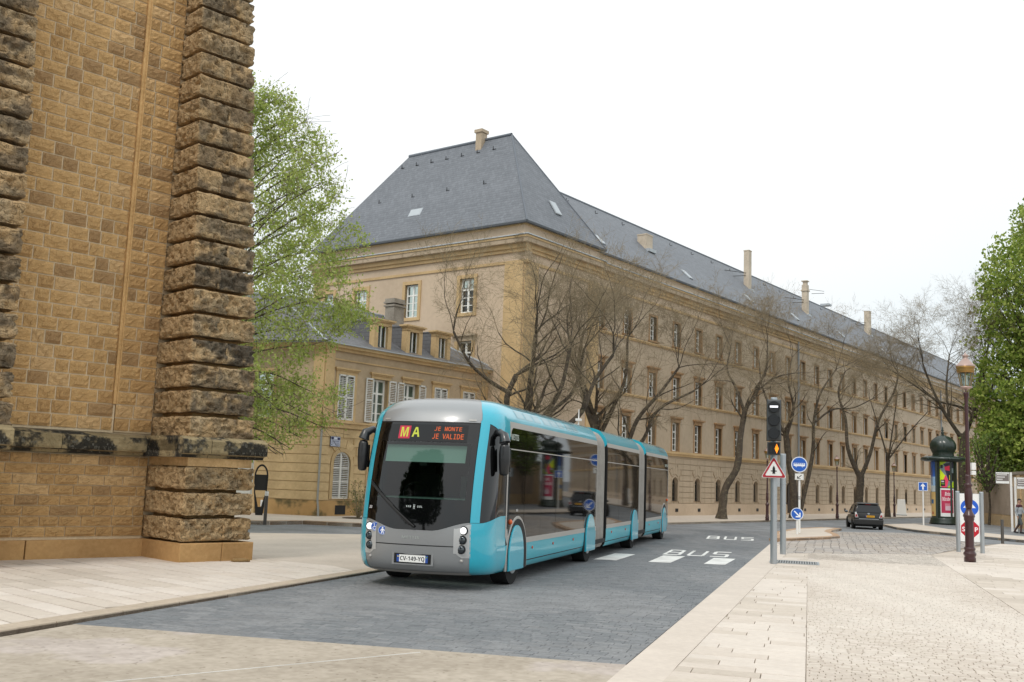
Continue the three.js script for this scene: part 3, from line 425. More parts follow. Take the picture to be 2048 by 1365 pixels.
  const skyl = joined([bx(0.55, 0.06, 0.9), bx(0.45, 0.08, 0.8)]), sang = Math.atan2(wy - we, wd + 0.15);
  for (const [x, o] of [[-7.3, 1.0], [3.4, 0.9], [13.2, 0.9], [22, 0.9], [33, 1.0], [45, 1.0]]) share('skylight', skyl, lead, wr, [x, we + (o + 0.15) * 0.95 + 0.06, -o], null, [sang, 0, 0]);
  share('skylight', skyl, lead, roof, [PX - ov + 1.05, ey + 1.72 * 1.05 - 0.1, pz - 8.2], null, [0, 0, 1.07]); share('skylight', skyl, lead, roof, [PX + 3.6, ey + 1.65, pz - 0.72], null, [1.0, 0, 0]);
  const hook = joined([bx(0.03, 0.22, 0.03, 0, 0.1, 0), bx(0.03, 0.03, 0.24, 0, 0.02, 0.08)]), rq = rngOf(3);
  for (let i = 0; i < 18; i++) share('roof_hook', hook, M.black, wr, [-6 + i * 3.3, wy - 0.75, -wd + 0.75 ]);
  for (let i = 0; i < 7; i++) { share('roof_hook', hook, M.black, roof, [rx - 0.55, ry - 0.9, pz - 4.6 - i * 1.15]); if (i < 4) share('roof_hook', hook, M.black, roof, [rx - 2.0, ey + 2.9, pz - 4 - i * 2.6]); }
  // down pipes
  for (const x of [20.1, 61.5]) { const t = new Tubes(); t.add([V3(x, 0.2, 0.16), V3(x, 13.4, 0.16)], [0.075, 0.075], 8); meshTubes('downpipe', t, std({ color: 0x8f9498, roughness: 0.5, metalness: 0.5 }), bar); }
  mesh('door', [extr(archPts(-0.42, 0, 0.42, 2.3), 0.06)].map(g => g.translate(18.4, 0.1, 0.16)), std({ color: 0x33251a, roughness: 0.7 }), bar);
  mesh('doorstep', [bx(1.4, 0.14, 0.5, 18.4, 0.12, 0.3)], stucco, bar);
}
// ---------- town house beside the barracks ----------
const house = thing('town_house', 'two-storey beige corner house with white louvred shutters, slate roof and dormers', 'house', [-7.71, 0, -42.12], dirTurn(37.12));
{
  // local x along the long front, z outward; the short front leaves the corner at an obtuse angle
  const W = 10.9, T = 7.2, C1 = 3.92;
  const wallT = std({ map: mottle([186, 165, 136], 14, 44, 4, 250, [1, 0.97, 0.9], 512, 3), bumpMap: B_FINE, bumpScale: 0.003 });
  const ashlar = std({ map: mottle([192, 166, 124], 18, 50, 3, 260, [1, 0.95, 0.8], 512, 4), bumpMap: B_FINE, bumpScale: 0.003 });
  const damp = std({ map: dataTex(512, (u, v) => { const t = pf(u, v, 4, 5, 271), b = sstep(0.45, 0.62, pf(u, v, 3, 5, 275)); const c = [178 + (t - 0.5) * 50, 142 + (t - 0.5) * 46, 92 + (t - 0.5) * 40]; return [lerp(c[0], 92, b), lerp(c[1], 82, b), lerp(c[2], 52, b)]; }, true, 3), bumpMap: B_FINE, bumpScale: 0.003 });
  const shutM = std({ color: 0xd9d8d2, roughness: 0.6 }), lace = std({ map: mottle([196, 198, 192], 30, 30, 0.3, 280, [1, 1, 1], 256), roughness: 0.9 });
  const ux = [1.24, 3.32, 5.3, 7.34, 9.42], ww = 0.92, y1 = 4.12, wh = 1.92, gy = 0.84, gh = 1.95, gw = 0.98;
  const sash = (x) => joined([bx(0, 0, 0)]);
  // long front
  const holes = ux.map(x => rect(x - ww / 2, y1, x + ww / 2, y1 + wh).reverse()), gholes = ux.map(x => archPts(x - gw / 2, gy, x + gw / 2, gy + gh).reverse());
  mesh('upper_wall', extr(rect(0, C1, W, T), 0.4, holes), wallT, house);
  mesh('ground_floor_wall', extr(rect(0, -0.2, W, C1), 0.4, gholes), ashlar, house);
  mesh('corner_strip', [bx(0.5, T - C1, 0.06, 0.25, (T + C1) / 2, 0.02), bx(0.5, T - C1, 0.06, W - 0.25, (T + C1) / 2, 0.02)], ochre, house);
  const louv = (w, h) => { const g = [bx(0.06, h, 0.04, -w / 2 + 0.03, h / 2, 0), bx(0.06, h, 0.04, w / 2 - 0.03, h / 2, 0), bx(w, 0.07, 0.04, 0, 0.035, 0), bx(w, 0.07, 0.04, 0, h - 0.035, 0), bx(w, 0.06, 0.04, 0, h * 0.5, 0)]; for (let y = 0.1; y < h - 0.1; y += 0.075) g.push(new THREE.BoxGeometry(w - 0.1, 0.012, 0.05).rotateX(0.6).translate(0, y, 0)); return joined(g); };
  const LG = louv(ww / 2, wh), BK = joined(bx(ww, wh, 0.02, 0, wh / 2, 0));
  const hs1 = joined(surroundGeo(ww, wh, 0.15, 0.04, 0.15)), hh1 = joined([bx(ww + 0.5, 0.07, 0.14, 0, wh + 0.24, 0.07), bx(ww + 0.4, 0.06, 0.09, 0, wh + 0.18, 0.045)]);
  ux.forEach((x, i) => {
    const open = i === 1 || i === 2, w = windowPart(house, x, y1, ww, wh, { bars: 2, set: 0.2 });
    share('surround', hs1, ochre, w, [0, 0, 0.2]); share('hood', hh1, ochre, w, [0, 0, 0.2]);
    if (open) { share('curtain', joined(bx(ww - 0.1, wh - 0.1, 0.01, 0, wh / 2, 0)), lace, w, [0, 0, -0.085]); for (const s of [-1, 1]) share('shutter', LG, shutM, house, [x + s * (ww * 0.75 + 0.03), y1, 0.06]); }
    else for (const s of [-1, 1]) share('shutter', LG, shutM, house, [x + s * ww / 4, y1, 0.03]);
  });
  // arched ground-floor openings
  const af = joined(surroundGeo(gw, gh, 0.16, 0.06, 0.2, true)), half = (s) => { const p = []; const r = gw / 2; p.push([0, 0], [s * r, 0], [s * r, gh - r]); for (let k = 1; k <= 8; k++) { const t = k / 8 * Math.PI / 2; p.push([s * r * Math.cos(t), gh - r + r * Math.sin(t)]); } return s > 0 ? p : p.reverse(); };
  const archShut = s => { const inn = half(s).map(([x, y]) => [x * 0.82 + s * 0.045, y * 0.93 + 0.06]).reverse(), g = [extr(half(s), 0.045, [inn])]; for (let y = 0.1; y < gh - 0.08; y += 0.075) { const r = gw / 2, wl = (y < gh - r ? r : Math.sqrt(Math.max(0, r * r - (y - gh + r) ** 2))) - 0.04; if (wl > 0.05) g.push(new THREE.BoxGeometry(wl, 0.012, 0.05).rotateX(0.6).translate(s * wl / 2, y, -0.022)); } for (const y of [gh * 0.36, gh * 0.66]) g.push(bx(gw / 2 - 0.02, 0.06, 0.046, s * gw / 4, y, -0.02)); return joined(g); };
  const AS = [archShut(-1), archShut(1)];
  ux.forEach((x, i) => {
    const sr = share('arch_surround', af, ashlar, house, [x, gy, 0.001]);
    if (i !== 1) AS.forEach(g => share('arched_shutter', g, shutM, house, [x, gy, -0.03]));
    else windowPart(house, x, gy, gw, gh, { arch: true, dark: true, set: 0.2 });
    mesh('cellar_grille', bx(0.6, 0.38, 0.03, x + 0.05, 0.38, 0.012), M.black, house);
  });
  mesh('rooms_behind', [bx(W - 0.4, T, 0.1, W / 2, T / 2, -0.55)], intDark, house);
  // rusticated courses
  const bandG = {}, stoneBand = (par, a, b, y, h) => { const w = +(b - a).toFixed(3); if (w < 0.05) return; const k = w + '/' + h; if (!bandG[k]) bandG[k] = joined(extr(rect(-w / 2, 0, w / 2, h), 0.05, [], 0.012)); share('rusticated_stone', bandG[k], ashlar, par, [(a + b) / 2, y, 0.04]); };
  const ed = [0.0, ...ux, W];
  for (let c = 0; c < 8; c++) { const y = 0.78 + c * 0.372, h = 0.345; for (let i = 0; i < ed.length - 1; i++) { const gl = i === 0 ? 0.02 : (c < 5 ? 0.66 : c === 5 ? 0.8 : c === 6 ? 0.62 : 0.0), gr2 = i === ed.length - 2 ? 0.02 : (c < 5 ? 0.66 : c === 5 ? 0.8 : c === 6 ? 0.62 : 0.0); stoneBand(house, ed[i] + gl + 0.012, ed[i + 1] - gr2 - 0.012, y, h); } }
  const vs = []; for (const t of [-0.5, 0, 0.5]) { const q = 0.235, a = [Math.sin(t - q), Math.cos(t - q)], b = [Math.sin(t + q), Math.cos(t + q)]; vs.push(extr([[a[0] * 0.67, a[1] * 0.67], [a[0] * 1.02, a[1] * 1.02], [b[0] * 1.02, b[1] * 1.02], [b[0] * 0.67, b[1] * 0.67]].reverse(), 0.05, [], 0.012)); }
  const VG = joined(vs); ux.forEach(x => share('voussoirs', VG, ashlar, house, [x, gy + gh - gw / 2, 0.041]));
  mesh('plinth', bx(W - 0.01, 0.95, 0.05, W / 2, 0.285, 0.0), damp, house);
  const runX = (a, b, y, h, p, m, nm, par = house) => mesh(nm, [bx(b - a, h, p + 0.2, (a + b) / 2, y + h / 2, p / 2 - 0.1)], m, par);
  runX(-0.05, W + 0.05, 3.78, 0.2, 0.10, ochre, 'string_course'); runX(-0.1, W + 0.1, 3.98, 0.08, 0.18, ochre, 'string_course');
  runX(-0.02, W + 0.02, 6.62, 0.06, 0.05, ochre, 'string_course');
  runX(-0.08, W + 0.08, 7.0, 0.13, 0.12, ochre, 'eaves_cornice'); runX(-0.2, W + 0.25, 7.13, 0.12, 0.26, ochre, 'eaves_cornice'); runX(-0.28, W + 0.34, 7.25, 0.05, 0.36, lead, 'gutter');
  // short front (faces the plaza)
  const SL = 9, ang = 37.12 - 108, sg = new THREE.Group(); sg.name = 'plaza_front'; sg.rotation.y = (37.12 - 108) * Math.PI / 180; const ca = Math.cos(sg.rotation.y), sa = Math.sin(sg.rotation.y); sg.position.set(-SL * ca, 0, SL * sa); house.add(sg);
  const wx = SL - 2.85; const sh = [rect(wx - 0.46, y1, wx + 0.46, y1 + wh).reverse(), rect(SL - 4.0, 0.1, SL - 3.05, 2.5).reverse()];
  mesh('wall', extr(rect(0, C1, SL, T), 0.4, [sh[0]]), wallT, sg); mesh('wall', extr(rect(0, -0.2, SL, C1), 0.4, [sh[1]]), ashlar, sg);
  mesh('corner_strip', bx(0.5, T - C1, 0.06, SL - 0.26, (T + C1) / 2, 0.02), ochre, sg);
  { const w = share('window_frame', windowPart.cache[[ww, wh, 0, 2, 0].join()].frame, M.winWhite, sg, [wx, y1, -0.2]); share('window_pane', windowPart.cache[[ww, wh, 0, 2, 0].join()].pane, M.glass, sg, [wx, y1, -0.245]); share('window_surround', hs1, ochre, sg, [wx, y1, 0]); for (const s of [1]) share('shutter', LG, shutM, sg, [wx + s * (ww * 0.5 + 0.05), y1, 0.1], null, [0, -1.1, 0]); }
  mesh('door', [bx(0.93, 2.38, 0.06, SL - 3.525, 1.3, -0.15), bx(0.7, 0.8, 0.03, SL - 3.525, 0.75, -0.11), bx(0.7, 0.9, 0.03, SL - 3.525, 1.8, -0.11)], std({ color: 0xbfc1bb, roughness: 0.6 }), sg);
  for (let c = 0; c < 8; c++) { const y = 0.78 + c * 0.372; stoneBand(sg, SL - 2.9 + (c === 6 ? 0.1 : c === 7 ? -1.4 : 0), SL - 0.02, y, 0.345); stoneBand(sg, 0, SL - (c > 6 ? 4.4 : 4.2), y, 0.345); }
  mesh('plinth', [bx(2.9, 0.95, 0.05, SL - 1.455, 0.285, 0.0), bx(4.9, 0.95, 0.05, 2.4, 0.285, 0.0)], damp, sg);
  runX(0, SL, 3.78, 0.2, 0.10, ochre, 'string_course', sg); runX(0, SL + 0.06, 3.98, 0.08, 0.18, ochre, 'string_course', sg); runX(0, SL, 7.0, 0.13, 0.12, ochre, 'eaves_cornice', sg); runX(0, SL + 0.12, 7.131, 0.12, 0.26, ochre, 'eaves_cornice', sg); runX(0, SL + 0.2, 7.252, 0.05, 0.36, lead, 'gutter', sg);
  mesh('number_plate', bx(0.16, 0.2, 0.02, SL - 2.72, 2.72, 0.06), std({ color: 0x14181f }), sg); mesh('meter_box', bx(0.14, 0.26, 0.06, SL - 2.5, 0.55, 0.05), M.white, sg);
  { const t = canvasTex(128, 96, (g, w, h) => { g.fillStyle = '#aeb4c4'; g.fillRect(0, 0, w, h); g.fillStyle = '#1c2350'; g.fillRect(8, 4, 32, 24); g.fillRect(90, 8, 32, 24); g.fillStyle = '#d8dce6'; g.fillRect(44, 8, 40, 14); g.fillStyle = '#5a5f78'; for (let i = 0; i < 6; i++) g.fillRect(16 + i * 17, 40, 9, 12); for (let i = 0; i < 7; i++) g.fillRect(14 + i * 15, 60, 8, 8); g.fillStyle = '#23263a'; for (const x of [10, 64, 84, 104]) g.fillRect(x, 78, 14, 7); });
    const p = mesh('street_name_plate', bx(0.56, 0.42, 0.03, 0.74, 3.2, 0.075), std({ color: 0x2a3350 }), house); face('plate_face', 0.54, 0.4, std({ map: t, roughness: 0.5 }), p, [0.74, 3.2, 0.093]); }
  { const t = new Tubes(); t.add([V3(-0.06, 0.1, 0.18), V3(-0.06, 0.5, 0.15), V3(-0.06, 0.8, 0.09), V3(-0.06, 3.7, 0.09)], [0.045, 0.045, 0.045, 0.045], 8); meshTubes('downpipe', t, std({ color: 0x9a9a94, roughness: 0.5, metalness: 0.3 }), house); }
  // roof: slopes up to a ridge set back from the long front, hipped at both ends
  const e0 = 7.3, o = 0.34, D = 8.4, rz = -4.0, rh = 9.75, lx = -SL * ca, lz = SL * sa; // far end of short front
  const A = V3(-0.34, e0, o), Bp = V3(W + o, e0, o), Cp = V3(W + o, e0, -D), Dp = V3(lx * 0.98 - 2, e0, lz - 0.1), R1 = V3(W - 3.6, rh, rz), R0 = V3(0.6, rh, rz), L0 = V3(lx + 0.6 - 2, rh, lz - 3.6);
  const roof = mesh('roof', [slateFace([A, Bp, R1, R0]), slateFace([Bp, Cp, R1]), slateFace([Dp, A, R0, L0]), slateFace([R1, Cp, V3(lx, e0, lz - 7), L0, R0])], slateOld, house, true);
  const rt = new Tubes(); rt.add([R0, R1], [0.08, 0.08], 6); rt.add([R1, Bp], [0.06, 0.06], 6); rt.add([A, R0], [0.06, 0.06], 6); rt.add([R0, L0], [0.08, 0.08], 6); meshTubes('ridge', rt, lead, roof);
  const ck = std({ map: mottle([150, 142, 130], 26, 50, 1.6, 290, [1, 1, 1], 256) });
  mesh('chimney', [bx(0.74, 2.4, 0.6, 7.5, 9.1, rz + 0.6), bx(0.86, 0.08, 0.72, 7.5, 10.22, rz + 0.6), bx(0.88, 0.08, 0.74, 7.5, 10.38, rz + 0.6), bx(0.78, 0.16, 0.64, 7.5, 10.5, rz + 0.6)], ck, roof);
  for (const x of [3.15, 5.2, 7.2]) {
    const fr = mesh('dormer', [bx(0.24, 1.15, 0.3, x - 0.42, 7.88, 0.0), bx(0.24, 1.15, 0.3, x + 0.42, 7.88, 0.0), bx(1.08, 0.2, 0.3, x, 8.5, 0.0), bx(0.62, 0.12, 0.3, x, 7.36, 0.0)], ochre, roof);
    mesh('dormer_cap', [bx(1.34, 0.07, 0.5, x, 8.66, 0.04), bx(1.22, 0.06, 0.42, x, 8.6, 0.02)], ochre, fr);
    mesh('dormer_roof', [bx(1.06, 0.06, 2.0, x, 8.64, -1.1), bx(1.0, 1.2, 1.7, x, 8.02, -1.0)], slateOld, fr);
    mesh('dormer_window', [bx(0.6, 1.02, 0.012, x, 7.92, -0.02)], M.glass, fr);
    mesh('window_bar', [bx(0.05, 1.0, 0.04, x, 7.92, 0.0), bx(0.05, 1.0, 0.04, x - 0.28, 7.92, 0), bx(0.05, 1.0, 0.04, x + 0.28, 7.92, 0)], M.winWhite, fr);
  }
}
// ---------- three-section trolleybus ----------
const bus = thing('articulated_bus', 'turquoise and grey three-section articulated bus with dark windows driving down the bus lane', 'bus', [-1.86, 0.026, -16.29], Math.PI - 0.2972);
{
  // local z from the nose to the rear, local -x is the side seen; q runs across the nose (-1..1, positive towards -x)
  const LV = [[0.25, 0.30, 1.12], [0.33, 0.12, 1.18], [0.52, 0.03, 1.21], [1.0, 0.0, 1.21], [1.6, 0.07, 1.21], [2.2, 0.2, 1.21], [2.7, 0.36, 1.205], [2.95, 0.47, 1.18], [3.1, 0.60, 1.10], [3.21, 0.82, 0.99], [3.28, 1.15, 0.79], [3.32, 1.7, 0.5], [3.34, 2.6, 0.012]];
  const NOSE = 0.85, PW = 2.7, VM = LV.length - 1, NZ = 1.1; for (const l of LV) l[1] += NZ;
  const lv = v => { v = clamp(v, 0, VM); const i = Math.min(Math.floor(v), VM - 1), t = v - i, P = k => LV[clamp(k, 0, VM)]; return [0, 1, 2].map(c => { const a = P(i - 1)[c], b = P(i)[c], d = P(i + 1)[c], e = P(i + 2)[c], m0 = (d - a) / 2, m1 = (e - b) / 2, t2 = t * t, t3 = t2 * t; return (2 * t3 - 3 * t2 + 1) * b + (t3 - 2 * t2 + t) * m0 + (-2 * t3 + 3 * t2) * d + (t3 - t2) * m1; }); };
  const vOf = y => { let a = 0, b = VM; for (let i = 0; i < 30; i++) { const m = (a + b) / 2; if (lv(m)[0] < y) a = m; else b = m; } return (a + b) / 2; };
  const fq = f => Math.sign(f) * 2 / Math.PI * Math.asin(Math.pow(Math.min(1, Math.abs(f)), PW / 2));
  const nose = (v, q) => { const [y, rk, W] = lv(v), s = Math.sign(q) || 1, a = Math.min(Math.abs(q), 1) * Math.PI / 2; return V3(-s * W * Math.pow(Math.sin(a), 2 / PW), y, rk + NOSE * (1 - Math.pow(Math.max(0, Math.cos(a)), 2 / PW))); };
  const sideP = (v, z, s) => { const [y, rk, W] = lv(v); return V3(-s * W, y, Math.max(z, rk + NOSE)); };
  function grid(fn, na, nb, off, flip) { // fn(a, b) -> point; shifted outward by off
    const P = [], U = [], I = [], e = 1e-3;
    for (let j = 0; j <= nb; j++) for (let i = 0; i <= na; i++) { const a = i / na, b = j / nb, p = fn(a, b), d1 = fn(Math.min(1, a + e), b).sub(fn(Math.max(0, a - e), b)), d2 = fn(a, Math.min(1, b + e)).sub(fn(a, Math.max(0, b - e))), n = d1.cross(d2).normalize(); if (flip) n.negate(); p.addScaledVector(n, off); P.push(p.x, p.y, p.z); U.push(a, b); }
    for (let j = 0; j < nb; j++) for (let i = 0; i < na; i++) { const k = j * (na + 1) + i, q = flip ? [k, k + na + 1, k + 1, k + 1, k + na + 1, k + na + 2] : [k, k + 1, k + na + 1, k + 1, k + na + 2, k + na + 1]; I.push(...q); }
    const g = new THREE.BufferGeometry(); g.setAttribute('position', new THREE.Float32BufferAttribute(P, 3)); g.setAttribute('uv', new THREE.Float32BufferAttribute(U, 2)); g.setIndex(I); g.computeVertexNormals(); return g;
  }
  const patch = (name, mat, fn, na, nb, off, parent = bus, flip) => { const m = new THREE.Mesh(grid(fn, na, nb, off, flip), mat); m.name = name; m.castShadow = m.receiveShadow = true; parent.add(m); return m; };
  const fn = f => typeof f === 'function' ? f : () => f;
  // across the nose between q0..q1 and heights lo(q)..hi(q)
  const noseFn = (q0, q1, lo, hi, inV) => { lo = fn(lo); hi = fn(hi); return (a, b) => { const q = lerp(q0, q1, a), v0 = inV ? lo(q) : vOf(lo(q)), v1 = inV ? hi(q) : vOf(hi(q)); return nose(lerp(v0, v1, b), fq(q)); }; };
  // along the side between z0..z1; s = +1 the side seen (-x)
  const sideFn = (s, z0, z1, lo, hi) => { lo = fn(lo); hi = fn(hi); return (a, b) => { const z = lerp(z0, z1, s > 0 ? a : 1 - a); return sideP(lerp(vOf(lo(z)), vOf(hi(z)), b), z, s); }; };
  // from the nose corner q0 round to z1 on the side
  const cornerFn = (s, q0, z1, lo, hi) => { lo = fn(lo); hi = fn(hi); return (a, b) => { if (s < 0) a = 1 - a; const v0 = vOf(lo(a)), v1 = vOf(hi(a)), v = lerp(v0, v1, b), zc = lv(v)[1] + NOSE, Ln = (1 - q0) * 1.45, Ls = Math.max(0.02, z1 - zc), d = a * (Ln + Ls); return d < Ln ? nose(v, s * lerp(q0, 1, d / Ln)) : sideP(v, zc + d - Ln, s); }; };
  const paintT = mottle([34, 176, 200], 6, 10, 2, 300, [0.6, 1, 1], 256);
  const blue = phys({ map: paintT, roughness: 0.32, clearcoat: 1, clearcoatRoughness: 0.04 }), skirtM = phys({ map: mottle([44, 172, 190], 10, 22, 1.2, 305, [0.8, 1, 1], 256), roughness: 0.45, clearcoat: 0.6, clearcoatRoughness: 0.12 });
  const blueDk = phys({ color: 0x2e93a6, roughness: 0.3, clearcoat: 1, clearcoatRoughness: 0.05 });
  const grey = phys({ color: 0x97999a, roughness: 0.42, metalness: 0.35, clearcoat: 0.5, clearcoatRoughness: 0.15 }), greyLt = std({ color: 0xb4b1ac, roughness: 0.45, metalness: 0.3 });
  const gloss = phys({ color: 0x0a0b0c, roughness: 0.05, ior: 1.6 }), side = phys({ color: 0x080808, roughness: 0.03, ior: 1.45, specularIntensity: 0.8 }), seal = std({ color: 0x050505, roughness: 0.6 });
  const glassF = phys({ color: 0xb9cfc8, roughness: 0.02, transmission: 1, thickness: 0, ior: 1.6 });
  const TOPW = 2.80;
  // ---- front
  const lowLine = q => 0.985 + 0.15 * sstep(0.25, 0.79, Math.abs(q)) ; // lower edge of the black mask
  const mask = patch('front_mask', grey, noseFn(-0.79, 0.79, 0.262, q => lowLine(q) - 0.004), 40, 14, 0);
  patch('bumper_seam', seal, noseFn(-0.60, 0.60, 0.725, 0.74), 30, 1, 0.003, mask); patch('bumper_lip', greyLt, noseFn(-0.79, 0.79, 0.253, 0.30), 40, 2, 0.006, mask);
  patch('black_panel', gloss, noseFn(-0.765, 0.765, lowLine, 1.50), 40, 10, 0.004);
  for (const s of [-1, 1]) patch('windscreen_edge', gloss, noseFn(s > 0 ? 0.69 : -0.765, s > 0 ? 0.765 : -0.69, 1.50, TOPW), 4, 16, 0.004);
  patch('display_band', gloss, noseFn(-0.69, 0.69, 2.46, TOPW), 30, 4, 0.004);
  patch('windscreen', glassF, noseFn(-0.69, 0.69, 1.50, 2.46), 40, 20, 0.004);
  patch('windscreen_seam', seal, noseFn(-0.79, 0.79, TOPW, TOPW + 0.018), 30, 1, 0.007);
  patch('front_cap', grey, noseFn(-0.79, 0.79, vOf(TOPW), VM, true), 44, 34, 0);
  for (const s of [-1, 1]) { patch('marker_lamp', greyLt, noseFn(s * 0.66 - 0.05, s * 0.66 + 0.05, 2.845, 2.87), 4, 2, 0.012); }
  // destination display
  { const t = canvasTex(1024, 192, (g, w, h) => {
      g.fillStyle = '#050505'; g.fillRect(0, 0, w, h); g.fillStyle = '#e0204a'; g.fillRect(176, 24, 150, 146); g.fillStyle = '#e6f04a'; g.font = 'bold 150px sans-serif'; g.textAlign = 'center'; g.fillText('M', 251, 152, 122); g.fillText('A', 400, 152, 116);
      g.fillStyle = '#ff6a1c'; g.textAlign = 'left'; g.font = 'bold 70px monospace'; g.fillText('JE MONTE', 622, 82, 350); g.fillText('JE VALIDE', 610, 166, 380);
      g.fillStyle = 'rgba(0,0,0,0.35)'; for (let x = 0; x < w; x += 8) g.fillRect(x, 0, 1, h); for (let y = 0; y < h; y += 8) g.fillRect(0, y, w, 1);
    });
    patch('destination_display', phys({ color: 0x050505, emissive: 0xffffff, emissiveMap: t, emissiveIntensity: 0.95, roughness: 0.08, ior: 1.5 }), noseFn(-0.62, 0.62, 2.47, 2.765), 30, 4, 0.009); }
  const clear = (w, h, draw) => canvasTex(w, h, (g) => { g.clearRect(0, 0, w, h); draw(g, w, h); });
  const decal = t => std({ map: t, transparent: true, alphaTest: 0.35, roughness: 0.4 });
  patch('maker_lettering', decal(clear(512, 96, (g) => { g.fillStyle = '#c4ccca'; g.font = 'bold 46px sans-serif'; g.textAlign = 'center'; g.fillText('V A N', 120, 62, 190); g.fillText('O O L', 388, 62, 200); g.fillRect(236, 8, 10, 80); g.fillRect(262, 8, 10, 80); g.fillRect(236, 42, 36, 10); })), noseFn(-0.17, 0.15, 1.315, 1.41), 8, 2, 0.008);
  patch('fleet_number', decal(clear(256, 96, (g) => { g.fillStyle = '#f2f2f2'; g.font = 'bold 78px sans-serif'; g.fillText('.313', 14, 76, 220); })), noseFn(-0.755, -0.655, 1.285, 1.365), 4, 2, 0.008);
  patch('front_lettering', decal(clear(512, 96, (g) => { g.fillStyle = '#a9aeab'; g.font = 'bold 84px sans-serif'; g.textAlign = 'center'; g.fillText('METTIS', 256, 80, 480); })), noseFn(-0.27, 0.20, 0.82, 0.895), 8, 2, 0.005);
  const disc = (name, q, y, r, draw) => { const p = nose(vOf(y), q), p2 = nose(vOf(y), q + 0.01), p3 = nose(vOf(y + 0.01), q), n = p2.clone().sub(p).cross(p3.clone().sub(p)).normalize(); if (n.z > 0) n.negate(); const m = new THREE.Mesh(new THREE.CylinderGeometry(r, r, 0.012, 28).rotateX(Math.PI / 2), std({ color: 0x2450a8, roughness: 0.4 })); m.name = name; m.position.copy(p).addScaledVector(n, 0.006); m.lookAt(bus.localToWorld(m.position.clone().add(n))); mask.add(m); const f = new THREE.Mesh(new THREE.CircleGeometry(r * 0.98, 28), std({ map: canvasTex(128, 128, draw), roughness: 0.4 })); f.name = 'pictogram'; f.position.z = 0.0075; m.add(f); return m; };
  bus.updateMatrixWorld(true);
  const bg = (g) => { g.fillStyle = '#2a5cb8'; g.fillRect(0, 0, 128, 128); g.strokeStyle = '#dfe6f2'; g.lineWidth = 5; g.beginPath(); g.arc(64, 64, 60, 0, 7); g.stroke(); g.fillStyle = '#fff'; g.strokeStyle = '#fff'; };
  disc('access_sticker', fq(-0.60), 1.00, 0.075, g => { bg(g); g.lineWidth = 9; g.beginPath(); g.arc(50, 30, 9, 0, 7); g.fill(); g.beginPath(); g.moveTo(52, 42); g.lineTo(56, 70); g.lineTo(84, 72); g.lineTo(94, 96); g.stroke(); g.beginPath(); g.arc(56, 84, 24, 0.3, 4.2); g.stroke(); });
  disc('pedestrian_sticker', fq(-0.47), 0.945, 0.075, g => { bg(g); g.lineWidth = 13; g.beginPath(); g.arc(64, 26, 11, 0, 7); g.fill(); g.fillRect(52, 38, 24, 40); g.beginPath(); g.moveTo(56, 76); g.lineTo(48, 114); g.moveTo(72, 76); g.lineTo(80, 114); g.moveTo(54, 46); g.lineTo(34, 72); g.moveTo(74, 46); g.lineTo(94, 72); g.stroke(); });
  // headlamps
  const lampBed = std({ color: 0xc6c7c6, roughness: 0.35, metalness: 0.4 }), lampRim = std({ color: 0x2a2c2e, roughness: 0.3, metalness: 0.7 }), lens = phys({ color: 0x5a6064, roughness: 0.08, metalness: 0.9 }), lit = std({ color: 0xffffff, emissive: 0xffffff, emissiveIntensity: 0.9, roughness: 0.3 });
  for (const s of [-1, 1]) {
    const hl = patch('headlight', lampBed, noseFn(s > 0 ? 0.575 : -0.785, s > 0 ? 0.785 : -0.575, q => 0.55 + 0.07 * (1 - sstep(0.60, 0.68, Math.abs(q))), q => 1.105 - 0.075 * (1 - sstep(0.60, 0.785, Math.abs(q)))), 6, 8, 0.006);
    [1.0, 0.845, 0.69].forEach((y, i) => { const q = s * fq(0.70 - i * 0.012), p = nose(vOf(y), q), n = V3(-s * 0.3, 0.02, -0.95).normalize(), m = new THREE.Mesh(new THREE.CylinderGeometry(0.072, 0.076, 0.03, 22).rotateX(Math.PI / 2), lampRim); m.name = 'lamp_rim'; m.position.copy(p).addScaledVector(n, 0.008); m.lookAt(bus.localToWorld(m.position.clone().add(n))); hl.add(m); const l = new THREE.Mesh(new THREE.SphereGeometry(0.058, 18, 8, 0, 7, 0, Math.PI / 2).scale(1, 0.35, 1).rotateX(Math.PI / 2), i ? lens : lit); l.name = 'lamp_lens'; l.position.z = 0.012; m.add(l); m.castShadow = l.castShadow = true; });
    const fl = nose(vOf(0.5), s * fq(0.68)), fo = new THREE.Mesh(new THREE.SphereGeometry(0.03, 12, 8), greyLt); fo.name = 'fog_lamp'; fo.position.copy(fl); mask.add(fo);
  }
  // number plate
  { const p = mesh('plate_holder', bx(0.74, 0.21, 0.06, 0, 0.505, 0.06 + NZ), grey, mask); mesh('plate_recess', bx(0.66, 0.16, 0.02, 0, 0.505, 0.032 + NZ), M.black, p);
    const t = canvasTex(512, 110, (g, w, h) => { g.fillStyle = '#f2f2ee'; g.fillRect(0, 0, w, h); g.fillStyle = '#2850a0'; g.fillRect(0, 0, 42, h); g.fillRect(w - 42, 0, 42, h); g.fillStyle = '#e8d040'; g.fillRect(12, 20, 18, 18); g.fillStyle = '#7aa050'; g.fillRect(w - 32, 16, 22, 20); g.fillStyle = '#15171a'; g.font = 'bold 88px sans-serif'; g.textAlign = 'center'; g.fillText('CV-149-YQ', w / 2, 87, 410); });
    const f = new THREE.Mesh(new THREE.PlaneGeometry(0.56, 0.12).rotateY(Math.PI), std({ map: t, roughness: 0.5 })); f.name = 'number_plate'; f.position.set(0, 0.505, 0.019 + NZ); p.add(f); }
